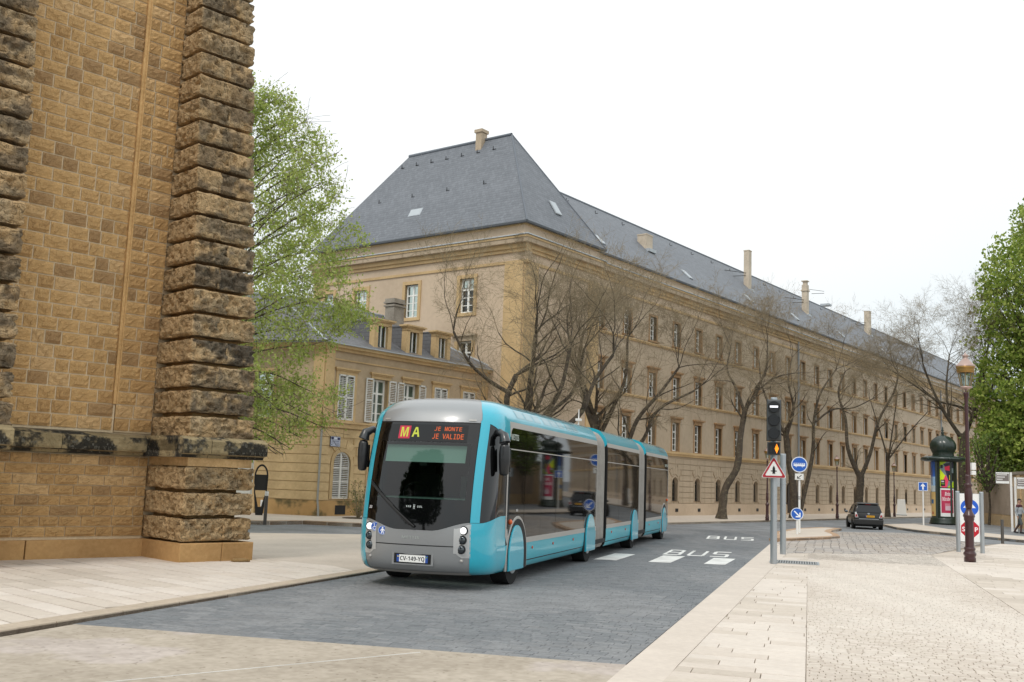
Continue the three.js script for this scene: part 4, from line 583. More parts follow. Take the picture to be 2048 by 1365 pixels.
  // ---- nose corners and sides
  for (const s of [1, -1]) {
    const lowC = patch('corner_panel', blue, cornerFn(s, fq(0.775), 2.42, a => 0.262 + 0 * a, a => 1.125 + 0.11 * sstep(0.15, 0.75, a)), 30, 16, 0.006);
    patch('pillar', blue, noseFn(s > 0 ? 0.77 : -0.875, s > 0 ? 0.875 : -0.77, 1.13, 2.86), 5, 24, 0.010);
    patch('cab_side_window', gloss, cornerFn(s, fq(0.865), 2.40, a => 1.13 + 0.11 * sstep(0.12, 0.75, a), a => 2.86 - 0.14 * a), 16, 22, 0.003);
    patch('cab_cove', blue, (a, b) => { if (s < 0) a = 1 - a; const v = lerp(vOf(lerp(2.82, 2.58, sstep(0.1, 0.95, a))), vOf(3.0), b), zc = lv(v)[1] + NOSE, Ln = 0.75, Ls = Math.max(0.02, 2.5 - zc), d = a * (Ln + Ls); return d < Ln ? nose(v, s * lerp(fq(0.78), 1, d / Ln)) : sideP(v, zc + d - Ln, s); }, 24, 10, 0.010);
    // roof cove of the first section, from the nose to the first bellows
    patch('roof', blue, (a, b) => { if (s < 0) a = 1 - a; const v = lerp(vOf(2.89), VM, b), zc = lv(v)[1] + NOSE, Ln = 0.75, Ls = 10.0 - zc, d = a * (Ln + Ls); return d < Ln ? nose(v, s * lerp(fq(0.78), 1, d / Ln)) : sideP(v, zc + d - Ln, s); }, 40, 26, 0.002);
    const solar = []; for (const [z0, n] of [[3.05, 3], [5.0, 3], [6.95, 2]]) for (let i = 0; i < n; i++) for (const [a, b] of [[3.0, 3.14], [3.17, 3.27]]) patch('roof_panel', blueDk, sideFn(s, z0 + i * 0.6, z0 + i * 0.6 + 0.52, a, b), 2, 5, 0.006);
    // grey frame round the windows
    patch('window_frame', greyLt, sideFn(s, 2.5, 10.0, 2.80, 2.905), 16, 4, 0.008); patch('window_frame', greyLt, sideFn(s, 2.38, 2.46, 0.86, 2.72), 2, 10, 0.009);
    patch('window_frame', greyLt, (a, b) => { const t = (s > 0 ? a : 1 - a), an = lerp(Math.PI, Math.PI / 2, t), r = lerp(0.17, 0.275, b); return sideP(vOf(2.63 + Math.sin(an) * r), 2.72 + Math.cos(an) * r, s); }, 10, 2, 0.0095);
    patch('window_frame', greyLt, (a, b) => { const t = (s > 0 ? a : 1 - a), an = lerp(Math.PI, 1.5 * Math.PI, t), r = lerp(0.34, 0.20, b); return sideP(vOf(1.0 + Math.sin(an) * r), 2.72 + Math.cos(an) * r, s); }, 10, 2, 0.0095);
    patch('lower_trim', greyLt, sideFn(s, 2.7, 10.0, 0.71, 0.81), 16, 2, 0.008);
    patch('skirt', skirtM, sideFn(s, 2.40, 10.0, 0.262, 0.715), 20, 6, 0.004);
    const seams1 = [2.44, 3.55, 4.75, 5.95, 7.2, 8.6, 10.0];
    for (let i = 0; i + 1 < seams1.length; i++) { patch('side_window', side, sideFn(s, seams1[i] + 0.006, seams1[i + 1] - 0.006, 0.80, 2.405), 6, 14, 0.004 + (i % 2) * 0.0015); patch('upper_window', side, sideFn(s, seams1[i] + 0.006, seams1[i + 1] - 0.006, 2.425, 2.815), 6, 4, 0.004); }
    patch('window_backing', seal, sideFn(s, 2.40, 10.0, 0.5, 2.9), 10, 10, -0.012); patch('window_seam', greyLt, sideFn(s, 2.46, 10.0, 2.405, 2.425), 12, 1, 0.003);
    // second and third sections
    for (const [z0, z1, n] of [[11.25, 16.2, 3], [17.5, 22.35, 3]]) {
      patch('roof', blue, sideFn(s, z0, z1, 2.89, 3.338), 10, 26, 0.002); patch('window_frame', greyLt, sideFn(s, z0, z1, 2.80, 2.905), 10, 4, 0.008);
      patch('skirt', skirtM, sideFn(s, z0 + 0.02, z1, 0.262, 0.715), 10, 6, 0.004); patch('lower_trim', greyLt, sideFn(s, z0 + 0.03, z1, 0.71, 0.81), 8, 2, 0.008);
      for (let i = 0; i < n; i++) { const a = z0 + 0.06 + (z1 - z0 - 0.12) * i / n, b = z0 + 0.06 + (z1 - z0 - 0.12) * (i + 1) / n; patch('side_window', side, sideFn(s, a + 0.005, b - 0.005, 0.80, 2.405), 5, 14, 0.004 + (i % 2) * 0.0015); patch('upper_window', side, sideFn(s, a + 0.005, b - 0.005, 2.425, 2.815), 5, 4, 0.004); }
      patch('window_backing', seal, sideFn(s, z0, z1, 0.5, 2.9), 8, 10, -0.012); patch('window_seam', greyLt, sideFn(s, z0 + 0.06, z1 - 0.06, 2.405, 2.425), 8, 1, 0.003);
      if (z0 > 17) for (let i = 0; i < 2; i++) for (const [a, b] of [[3.0, 3.13], [3.16, 3.27]]) patch('roof_panel', blueDk, sideFn(s, 20.6 + i * 0.65, 21.15 + i * 0.65, a, b), 2, 5, 0.006);
    }
    // wheel fairings over dark arches
    const fair = (zc, w, top, big) => {
      const o = (hw, y1, n = 20) => { const p = [[-hw, 0.262], [hw, 0.262]]; const base = 0.5; for (let k = 0; k <= n; k++) { const t = Math.PI * k / n; p.push([hw * Math.cos(t), base + (y1 - base) * Math.sin(t)]); } return p; };
      const mk = (name, pts, th, mat, x, dz) => { const g = extr(pts, th, [], Math.min(0.012, th / 3)).rotateY(-Math.PI / 2).translate(-x, 0, zc + dz); if (s < 0) { g.scale(-1, 1, 1); const q = g.attributes.position; for (let i = 0; i < q.count; i += 3) { const a = [q.getX(i), q.getY(i), q.getZ(i)]; q.setXYZ(i, q.getX(i + 1), q.getY(i + 1), q.getZ(i + 1)); q.setXYZ(i + 1, ...a); } g.computeVertexNormals(); } return mesh(name, g, mat, bus); };
      if (big) { mk('wheel_arch_trim', o(w / 2 + 0.20, top + 0.16), 0.04, greyLt.clone(), 1.222, big); mk('wheel_arch', o(w / 2 + 0.15, top + 0.11), 0.05, seal, 1.232, big); } else mk('wheel_arch', o(w / 2 + 0.07, top + 0.05), 0.04, seal, 1.222, -0.02);
      mk('wheel_fairing', o(w / 2, top), 0.06, blue, 1.262, 0);
    };
    fair(3.02, 0.92, 1.06, 0.13); fair(9.28, 0.98, 1.12, 0); fair(15.4, 0.98, 1.12, 0); fair(21.35, 0.95, 1.1, 0.1);
    for (const z of [4.2, 5.8, 7.6, 12.0, 14.0, 18.2, 20.1]) { const m = share('side_marker', joined(cyl(0.028, 0.028, 0.02, 0, 0, 0, 10).rotateZ(Math.PI / 2)), std({ color: 0xc84a1c, roughness: 0.3 }), bus, [-s * 1.22, 0.60, z]); }
    share('turn_lamp', joined(new THREE.SphereGeometry(0.05, 12, 8)), std({ color: 0xe0601c, roughness: 0.25 }), bus, [-s * 1.21, 1.12, 2.68]); share('turn_lamp', joined(new THREE.SphereGeometry(0.05, 12, 8)), std({ color: 0xe0601c, roughness: 0.25 }), bus, [-s * 1.21, 1.35, 22.1]);
    // mirrors on curved arms
    const ma = new Tubes(); ma.add([V3(-s * 1.08, 2.62, 2.0), V3(-s * 1.2, 2.68, 1.92), V3(-s * 1.3, 2.62, 1.84), V3(-s * 1.33, 2.5, 1.82)], [0.05, 0.065, 0.085, 0.1], 10); const arm = meshTubes('mirror_arm', ma, phys({ color: 0x2a2d30, roughness: 0.35, clearcoat: 0.5 }), bus);
    const mh = lathe([[0, -0.32], [0.06, -0.315], [0.095, -0.28], [0.115, -0.1], [0.12, 0.08], [0.105, 0.22], [0.08, 0.28], [0, 0.3]], 20).scale(0.84, 0.9, 0.7); mh.translate(-s * 1.33, 2.22, 1.82); const hm = mesh('mirror_housing', mh, phys({ color: 0x1d1f21, roughness: 0.4, clearcoat: 0.3 }), arm);
    const mg = mesh('mirror_glass', bx(0.17, 0.4, 0.01, -s * 1.33, 2.20, 1.92), phys({ color: 0xc8d0d4, metalness: 1, roughness: 0.03 }), arm);
    for (const z of [3.05, 9.28, 15.4, 21.35]) { const w = mesh('wheel', cyl(0.49, 0.49, 0.3, 0, 0, 0, 32).rotateZ(Math.PI / 2).translate(-s * 1.02, 0.49, z), M.rubber, bus); mesh('rim', cyl(0.3, 0.3, 0.31, 0, 0, 0, 24).rotateZ(Math.PI / 2).translate(-s * 1.03, 0.49, z), M.steel, w); }
  }
  patch('side_lettering', decal(clear(512, 96, (g) => { g.fillStyle = '#b9c4ba'; g.font = 'bold 84px sans-serif'; g.fillText('METTIS', 10, 80, 480); })), sideFn(1, 2.55, 3.4, 2.55, 2.72), 4, 2, 0.010);
  patch('unit_number', decal(clear(128, 96, (g) => { g.fillStyle = '#e8e8e8'; g.font = 'bold 70px sans-serif'; g.fillText('313', 6, 72, 116); })), sideFn(1, 3.0, 3.14, 1.28, 1.36), 2, 2, 0.010);
  patch('rear_lettering', decal(clear(256, 96, (g) => { g.fillStyle = '#b9c4ba'; g.font = 'bold 80px sans-serif'; g.fillText('METTIS', 6, 80, 244); })), sideFn(1, 21.5, 22.2, 2.5, 2.64), 2, 2, 0.010);
  // ends of the sections
  const outline = (k) => { const p = []; for (let i = 0; i <= 40; i++) { const [y, , W] = lv(VM * i / 40); p.push([W * k, 0.31 + (y - 0.31) * (0.4 + 0.6 * k)]); } const q = p.map(([x, y]) => [-x, y]).reverse(); return q.concat(p).reverse(); };
  for (const z of [10.0, 11.27, 16.2, 17.52]) mesh('section_end', extr(outline(0.995).reverse(), 0.04).translate(0, 0, z + 0.01), seal, bus);
  for (const z of [11.26, 17.51]) { mesh('section_rim', extr(outline(1.0).reverse(), 0.03, [outline(0.93)]).translate(0, 0, z + 0.02), seal, bus); const o = outline(1.004).filter(p => p[1] > 2.82), i = outline(0.935).filter(p => p[1] > 2.72); mesh('roof_rim', extr(o.concat(i.reverse()).reverse(), 0.05).translate(0, 0, z + 0.025), blue, bus); }
  mesh('rear_end', extr(outline(1.0).reverse(), 0.25, [], 0.08).translate(0, 0, 22.5), grey, bus);
  const bellM = std({ map: mottle([150, 146, 140], 20, 40, 0.8, 310, [1, 1, 1], 256), roughness: 0.8 });
  for (const [z0, z1] of [[10.03, 11.2], [16.23, 17.46]]) for (let i = 0; i < 7; i++) { const z = z0 + (z1 - z0) * (i + 0.5) / 7, w = (z1 - z0) / 7; mesh('bellows_fold', [extr(outline(0.965).reverse(), w * 0.62, [], 0.02).translate(0, 0.0, z + w * 0.31), extr(outline(0.93).reverse(), w * 0.5).translate(0, 0, z + w * 0.72)], bellM, bus); }
  // cab seen through the windscreen
  const cabGrey = std({ color: 0x7d8a84, roughness: 0.8 }), cabDark = std({ color: 0x1c1f20, roughness: 0.8 });
  mesh('cab_floor', bx(2.4, 0.1, 18.5, 0, 0.42, 12.3), cabDark, bus); mesh('cab_partition', [bx(1.1, 1.4, 0.05, -0.55, 1.2, 2.3 + NZ)], cabGrey, bus);
  mesh('dashboard', [bx(1.9, 0.12, 0.75, 0, 1.45, 0.95 + NZ), bx(1.9, 0.5, 0.1, 0, 1.2, 1.2 + NZ)], cabGrey, bus); patch('sun_blind', std({ color: 0xa9b8b2, roughness: 0.9 }), noseFn(-0.64, 0.64, 2.14, 2.44), 24, 4, -0.10);
  mesh('driver_seat', [bx(0.5, 0.75, 0.14, 0.55, 1.55, 2.0 + NZ), bx(0.3, 0.22, 0.1, 0.55, 2.04, 2.0 + NZ)], cabDark, bus);
  { const t = new Tubes(); const ring = []; for (let i = 0; i <= 20; i++) { const a = i / 20 * 2 * Math.PI; ring.push(V3(0.55 + 0.23 * Math.cos(a), 1.6 + 0.16 * Math.sin(a), 1.38 + NZ + 0.12 * Math.sin(a))); } t.add(ring, ring.map(() => 0.018), 6); meshTubes('steering_wheel', t, cabDark, bus); }
  mesh('camera_box', bx(0.14, 0.12, 0.08, 0.0, 2.12, 0.36 + NZ), M.black, bus);
  // wipers
  { const w = new Tubes(); const line = (q0, y0, q1, y1, r, o) => { const p = []; for (let i = 0; i <= 10; i++) { const t = i / 10, a = nose(vOf(lerp(y0, y1, t)), fq(lerp(q0, q1, t))); a.z -= o; p.push(a); } w.add(p, p.map((_, i) => lerp(r, r * 0.6, i / 10)), 6); };
    line(0.02, 1.03, -0.74, 1.72, 0.022, 0.035); line(-0.05, 1.06, -0.62, 1.60, 0.012, 0.04); line(-0.33, 1.36, -0.77, 1.78, 0.016, 0.02); meshTubes('wiper', w, M.black, bus); }
  { const t = new Tubes(); t.add([V3(-0.5, 3.3, 10.9), V3(-0.5, 3.75, 10.9)], [0.02, 0.012], 6); const a = meshTubes('aerial', t, M.white, bus); mesh('aerial_cap', bx(0.14, 0.06, 0.14, -0.5, 3.48, 10.9), M.white, a); }
}
// ---------- trees ----------
const bark = std({ map: dataTex(256, (u, v) => { const t = pf(u, v, 6, 5, 401), l = sstep(0.58, 0.7, pf(u, v, 10, 4, 407)); return [58 + t * 44 + l * 20, 51 + t * 40 + l * 22, 43 + t * 34 + l * 14]; }, true, 1.2), bumpMap: B_ROUGH, bumpScale: 0.02, roughness: 0.95 });
const twigM = std({ map: mottle([142, 128, 103], 20, 50, 4, 410, [1, 0.9, 0.7], 256), roughness: 0.95 });
// grow limbs from given stems: each stem is a list of points with start and end radius
function growTree(name, label, group, pos, opt, seed, turn = 0) {
  const r = rngOf(seed), T = thing(name, label, 'tree', pos, turn, group), trunk = new Tubes(), limbs = new Tubes(), twigs = new Tubes(), tips = [];
  const rnd = (a, b) => a + (b - a) * r();
  function bend(p0, dir, len, r0, r1, n, wob, lift) { const pts = [p0.clone()], rad = [r0], d = dir.clone().normalize(); for (let i = 1; i <= n; i++) { d.x += rnd(-wob, wob); d.z += rnd(-wob, wob); d.y += rnd(-wob, wob) * 0.7 + lift; d.normalize(); pts.push(pts[i - 1].clone().addScaledVector(d, len / n)); rad.push(lerp(r0, r1, i / n)); } return { pts, rad, d }; }
  const perp = d => { const a = V3(rnd(-1, 1), rnd(-1, 1), rnd(-1, 1)); a.addScaledVector(d, -a.dot(d)).normalize(); return a; };
  const env = opt.env; // optional crown limit
  function branch(p, d, len, rad, lvl) {
    if (env && !env(p)) return;
    if (lvl >= opt.levels) { const b = bend(p, d, len, rad, 0.003, 3, 0.42, opt.twigLift ?? -0.03); twigs.add(b.pts, b.rad.map(v => Math.max(v, opt.twigMin ?? 0.005)), 3); tips.push(b.pts[1], b.pts[2], b.pts[3]); return; }
    const n = lvl < 2 ? 6 : 4, b = bend(p, d, len, rad, rad * 0.45, n, lvl < 2 ? 0.22 : 0.30, opt.lift ?? 0.04);
    (lvl <= 2 ? limbs : twigs).add(b.pts, b.rad.map(v => Math.max(v, opt.twigMin ?? 0.005)), lvl === 0 ? 8 : lvl === 1 ? 6 : lvl === 2 ? 4 : 3);
    const kids = opt.kids[Math.min(lvl, opt.kids.length - 1)];
    for (let k = 0; k < kids; k++) { const t = rnd(opt.from ?? 0.25, 1), i = Math.min(n - 1, Math.floor(t * n)), q = b.pts[i].clone().lerp(b.pts[i + 1], t * n - i), dd = b.pts[i + 1].clone().sub(b.pts[i]).normalize(), nd = dd.clone().addScaledVector(perp(dd), rnd(0.7, 1.5)).add(V3(0, opt.up ?? 0.15, 0)).normalize(); branch(q, nd, len * rnd(0.42, 0.72), Math.max(lerp(rad, rad * 0.45, t) * rnd(0.36, 0.58), 0.005), lvl + 1); }
    branch(b.pts[n], b.d, len * 0.6, rad * 0.45, lvl + 1);
  }
  for (const s of opt.stems) {
    if (!s.thin) { s.thin = 1; s.r = s.r.map(v => v * (s.base ? 0.88 : 0.76)); } const pts = s.p.map(a => V3(...a)), cv = new THREE.CatmullRomCurve3(pts), n = pts.length * 4, P = cv.getPoints(n), R = P.map((_, i) => lerp(s.r[0], s.r[1], Math.pow(i / n, 0.8)) * (1 + (s.base ? 0.5 * Math.exp(-i * 1.2) : 0)) * (0.93 + 0.14 * hash3(i, seed, 3)));
    (s.base ? trunk : limbs).add(P, R, 10);
    const d0 = P[n].clone().sub(P[n - 1]).normalize();
    for (let k = 0; k < (s.n ?? 3); k++) { const d = d0.clone().addScaledVector(perp(d0), rnd(0.4, 1.1)).add(V3(0, 0.05, 0)); branch(P[n], d, (s.len ?? 3) * rnd(0.8, 1.15), s.r[1] * 0.5, 1); }
    for (let k = 0; k < (s.along ?? 3); k++) { const i = Math.floor(n * rnd(s.base ? (s.clear ?? 0.6) : 0.25, 0.97)), dd = P[Math.min(n, i + 1)].clone().sub(P[i]).normalize(), d = dd.clone().multiplyScalar(0.6).addScaledVector(perp(dd), 0.9).add(V3(0, 0.25, 0)); branch(P[i], d, (s.len ?? 3) * rnd(0.5, 0.95), R[i] * 0.45, 2); }
  }
  meshTubes('trunk', trunk, bark, T); meshTubes('limbs', limbs, bark, T); const tw2 = meshTubes('crown', twigs, twigM, T);
  T.userData.tips = undefined; return { T, tips };
}
const GRP = 'bare trees along the barracks pavement';
const big = { levels: 5, kids: [4, 4, 4, 4, 4], twigMin: 0.0042, lift: 0.015, up: 0.05 };
// wide multi-stemmed tree behind the bus; two more big ones beside it
growTree('bare_tree', 'wide bare tree with several crooked stems in front of the barracks corner', undefined, [0.55, 0.1, -42.4], Object.assign({}, big, { kids: [4, 4, 4, 4, 3], stems: [
  { base: 1, p: [[0, 0, 0], [0.1, 1.2, 0], [0.0, 2.6, 0], [0.15, 3.9, 0]], r: [0.42, 0.36], n: 2, len: 2.0, along: 0 },
  { p: [[0, 3.3, 0.1], [-0.55, 4.6, 0.2], [-0.75, 5.7, 0.3], [-0.35, 6.8, 0.2]], r: [0.22, 0.16], n: 3, len: 2.8, along: 3 },
  { p: [[-0.55, 5.9, 0.25], [-1.5, 6.4, 0.4], [-2.5, 7.2, 0.8], [-3.3, 8.6, 1.0]], r: [0.15, 0.07], n: 3, len: 2.2, along: 5 },
  { p: [[0.05, 3.6, 0], [0.2, 5.2, -0.3], [0.35, 7.0, -0.4], [0.5, 8.8, -0.4]], r: [0.27, 0.13], n: 4, len: 2.9, along: 4 },
  { p: [[0.15, 3.6, 0], [1.0, 4.9, 0.2], [1.7, 6.2, 0.4], [2.1, 8.2, 0.4]], r: [0.2, 0.1], n: 4, len: 2.8, along: 4 },
  { p: [[0.3, 2.6, 0], [1.6, 4.1, 0.3], [2.7, 5.2, 0.3], [3.3, 6.7, 0.2], [4.1, 7.9, 0.2]], r: [0.24, 0.09], n: 4, len: 2.6, along: 5 },
  { p: [[0.6, 3.4, -0.2], [1.2, 5.0, -0.8], [2.4, 6.3, -1.4], [2.9, 8.4, -1.7]], r: [0.17, 0.08], n: 3, len: 2.4, along: 4 }] }), 11).T.scale.setScalar(0.9);
growTree('bare_tree', 'bare tree with long leaning limbs behind the rear of the bus', undefined, [4.35, 0.1, -49.2], Object.assign({}, big, { stems: [
  { base: 1, p: [[0, 0, 0], [-0.05, 2, 0], [-0.15, 4, 0], [-0.3, 5.6, 0]], r: [0.36, 0.26], n: 3, len: 2.7, along: 3, clear: 0.75 },
  { p: [[-0.2, 4.6, 0], [-0.9, 6.5, 0.2], [-1.2, 8.4, 0.2], [-1.0, 10, 0.3]], r: [0.2, 0.09], n: 4, len: 2.6, along: 4 },
  { p: [[-0.1, 4.2, 0], [0.7, 6.0, 0.2], [1.3, 7.6, 0.3], [1.4, 9.8, 0.2]], r: [0.18, 0.08], n: 4, len: 2.6, along: 4 },
  { p: [[0.1, 2.0, 0], [1.4, 3.8, 0.2], [2.0, 5.4, 0.3], [3.2, 6.9, 0.2], [4.2, 8.3, 0.1]], r: [0.22, 0.08], n: 4, len: 2.6, along: 5 },
  { p: [[0.5, 2.6, 0.1], [2.2, 4.2, 0.6], [3.0, 5.9, 0.8], [4.9, 7.0, 1.0]], r: [0.18, 0.07], n: 3, len: 2.5, along: 5 }] }), 23).T.scale.setScalar(0.9);
growTree('bare_tree', 'slender bare tree with a dark trunk leaning towards the traffic light', undefined, [12.41, 0.1, -59.39], Object.assign({}, big, { kids: [4, 4, 4, 4], stems: [
  { base: 1, p: [[0, 0, 0], [0.25, 2.0, 0], [1.0, 3.4, 0], [1.25, 5.6, 0], [1.55, 7.4, 0]], r: [0.34, 0.2], n: 2, len: 2.6, along: 2, clear: 0.85 },
  { p: [[1.5, 7.2, 0], [0.9, 8.8, 0.1], [0.3, 10.0, 0.1], [0.5, 11.6, 0.2]], r: [0.16, 0.06], n: 3, len: 2.3, along: 4 },
  { p: [[1.5, 7.2, 0], [2.2, 8.6, 0.2], [2.9, 10.2, 0.2], [3.0, 11.8, 0.2]], r: [0.15, 0.06], n: 3, len: 2.3, along: 4 },
  { p: [[1.6, 7.6, 0], [2.8, 9.0, -0.5], [4.0, 9.8, -0.8], [5.2, 10.1, -0.9]], r: [0.1, 0.045], n: 3, len: 2.0, along: 5 }] }), 31).T.scale.setScalar(0.86);
growTree('bare_tree', 'forked bare tree standing behind the round bus sign', undefined, [18.6, 0.1, -66.5], Object.assign({}, big, { kids: [4, 4, 4, 4], stems: [
  { base: 1, p: [[0, 0, 0], [-0.1, 2.5, 0], [-0.5, 5.0, 0], [-0.7, 6.8, 0]], r: [0.36, 0.24], n: 1, len: 2.4, along: 2, clear: 0.9 },
  { p: [[-0.6, 6.2, 0], [-1.8, 8.2, 0.2], [-2.6, 10.2, 0.2], [-2.8, 12, 0.2]], r: [0.18, 0.06], n: 3, len: 2.6, along: 5 },
  { p: [[-0.6, 6.2, 0], [-0.1, 8.4, 0.1], [-0.5, 10.6, 0.1], [-0.2, 12.4, 0.1]], r: [0.18, 0.06], n: 3, len: 2.6, along: 4 },
  { p: [[0.35, 0.4, 0.3], [1.3, 5, 0.4], [1.4, 7.4, 0.4], [1.9, 9.6, 0.4], [3.2, 11.6, 0.3]], r: [0.24, 0.07], n: 3, len: 2.8, along: 5 },
  { p: [[1.5, 7.4, 0.4], [2.8, 8.4, 0.5], [4.4, 8.6, 0.5], [6.0, 9.4, 0.5]], r: [0.12, 0.05], n: 3, len: 2.0, along: 5 }] }), 41).T.scale.setScalar(0.84);
growTree('bare_tree', 'bare tree forking low into two stems beside the black car', undefined, [24.6, 0.1, -71.8], Object.assign({}, big, { kids: [4, 4, 4, 4], stems: [
  { base: 1, p: [[0, 0, 0], [0, 1.5, 0], [0.1, 2.8, 0], [0.15, 3.8, 0]], r: [0.42, 0.36], n: 1, len: 1.6, along: 0 },
  { p: [[0.1, 3.4, 0], [-1.0, 6, 0.2], [-1.2, 8.6, 0.2], [-1.8, 11, 0.2], [-1.2, 12.8, 0.2]], r: [0.28, 0.08], n: 4, len: 2.8, along: 6 },
  { p: [[0.1, 3.4, 0], [1.0, 5.6, 0], [1.8, 8.6, 0], [3.2, 11.2, 0], [3.6, 12.8, 0]], r: [0.26, 0.08], n: 4, len: 2.8, along: 6 }] }), 53).T.scale.setScalar(0.8);
growTree('bare_tree', 'thin young bare tree by the white notice board near the far lamps', undefined, [29.4, 0.1, -79.4], { levels: 4, kids: [4, 4, 4], twigMin: 0.007, lift: 0.03, up: 0.2, stems: [
  { base: 1, p: [[0, 0, 0], [0, 2.5, 0], [0.1, 4.4, 0]], r: [0.2, 0.15], n: 1, len: 2, along: 0 }, { p: [[0.1, 4.4, 0], [-0.5, 6.5, 0], [-1.2, 8.8, 0]], r: [0.1, 0.04], n: 3, len: 2.2, along: 3 }, { p: [[0.1, 4.4, 0], [0.5, 7, 0], [0.9, 9.6, 0]], r: [0.1, 0.04], n: 3, len: 2.2, along: 3 }, { p: [[0.1, 4.4, 0], [1.6, 6.4, 0], [3.2, 8.2, 0]], r: [0.09, 0.04], n: 3, len: 2.2, along: 3 }] }, 61);
growTree('bare_tree', 'tall bare tree rising behind the green advertising column', undefined, [31.4, 0.1, -70.5], Object.assign({}, big, { kids: [4, 4, 4, 4], lift: 0.01, stems: [
  { base: 1, p: [[0, 0, 0], [-0.1, 3, 0], [-0.1, 5.4, 0], [0.1, 7.6, 0]], r: [0.46, 0.36], n: 1, len: 2, along: 1 },
  { p: [[0, 7.0, 0], [-1.6, 9.4, 0], [-2.6, 11.4, 0], [-3.4, 13.6, 0]], r: [0.26, 0.09], n: 4, len: 3.2, along: 6 },
  { p: [[0.1, 7.2, 0], [1.0, 9.6, 0], [1.8, 12, 0], [2.0, 14.5, 0]], r: [0.26, 0.09], n: 4, len: 3.2, along: 6 },
  { p: [[-2.0, 10.2, 0], [-4.2, 11.6, 0.2], [-6.4, 13, 0.2]], r: [0.13, 0.06], n: 3, len: 2.8, along: 5 },
  { p: [[-1.2, 9.0, 0], [-1.2, 11.6, -0.4], [-0.8, 14.5, -0.6]], r: [0.17, 0.07], n: 4, len: 3.0, along: 5 }] }), 71).T.scale.setScalar(0.8);
growTree('bare_tree', 'tall bare tree beside the leafy tree and lamp post', undefined, [35.6, 0.1, -74.5], Object.assign({}, big, { kids: [4, 4, 4, 4], lift: 0.03, stems: [
  { base: 1, p: [[0, 0, 0], [-0.2, 4, 0], [-0.4, 7.5, 0], [-1.0, 10.4, 0]], r: [0.46, 0.3], n: 2, len: 3, along: 3, clear: 0.8 },
  { p: [[-0.6, 8.4, 0], [-3.0, 10.2, 0.2], [-5.4, 10.8, 0.3], [-7.2, 12.2, 0.3]], r: [0.2, 0.07], n: 4, len: 2.8, along: 6 },
  { p: [[-1.0, 10.2, 0], [-1.4, 13, 0], [-0.6, 15.6, 0], [-0.4, 18, 0]], r: [0.24, 0.07], n: 4, len: 3, along: 6 },
  { p: [[-0.4, 7.4, 0], [0.9, 9.6, 0], [1.2, 12.4, 0], [0.6, 15, 0]], r: [0.2, 0.07], n: 4, len: 2.8, along: 5 }] }), 83).T.scale.setScalar(0.8);

// leaves: small bent blades in clumps, one geometry per crown
function leafGeo(list) { // [x, y, z, size, seed]
  const n = list.length, P = new Float32Array(n * 12), C = new Float32Array(n * 12), I = new Uint32Array(n * 6), U = new Float32Array(n * 8), a = V3(), b = V3(), q = new THREE.Quaternion(), e = new THREE.Euler();
  list.forEach(([x, y, z, s, col, r1, r2, r3], i) => {
    e.set(r1, r2, r3); q.setFromEuler(e);
    const v = [[0, 0, 0], [0.36, 0.45, 0.1], [0, 1, -0.06], [-0.36, 0.45, 0.1]];
    v.forEach((p, k) => { a.set(p[0] * s, p[1] * s, p[2] * s).applyQuaternion(q); P.set([x + a.x, y + a.y, z + a.z], i * 12 + k * 3); C.set(col, i * 12 + k * 3); U.set([p[0] + 0.5, p[1]], i * 8 + k * 2); });
    I.set([i * 4, i * 4 + 1, i * 4 + 2, i * 4, i * 4 + 2, i * 4 + 3], i * 6);
  });
  const g = new THREE.BufferGeometry(); g.setAttribute('position', new THREE.BufferAttribute(P, 3)); g.setAttribute('color', new THREE.BufferAttribute(C, 3)); g.setAttribute('uv', new THREE.BufferAttribute(U, 2)); g.setIndex(new THREE.BufferAttribute(I, 1)); g.computeVertexNormals(); return g;
}
const leafM = phys({ vertexColors: true, roughness: 0.85, transmission: 0.45, thickness: 0, side: THREE.DoubleSide, specularIntensity: 0.3 });
function foliage(parent, name, tips, per, spread, size, cols, seed, keep) { const r = rngOf(seed), L = []; for (const t of tips) { if (keep && !keep(t)) continue; for (let k = 0; k < per; k++) { const c = cols[Math.floor(r() * cols.length)], f = 0.85 + 0.3 * r(); L.push([t.x + (r() - 0.5) * spread, t.y + (r() - 0.5) * spread * 0.7, t.z + (r() - 0.5) * spread, size * (0.7 + 0.6 * r()), [c[0] * f, c[1] * f, c[2] * f], r() * 6.28, r() * 6.28, (r() - 0.5) * 3]); } } const m = new THREE.Mesh(leafGeo(L), leafM); m.name = name; m.castShadow = m.receiveShadow = true; m.userData.kind = 'stuff'; parent.add(m); return L.length; }
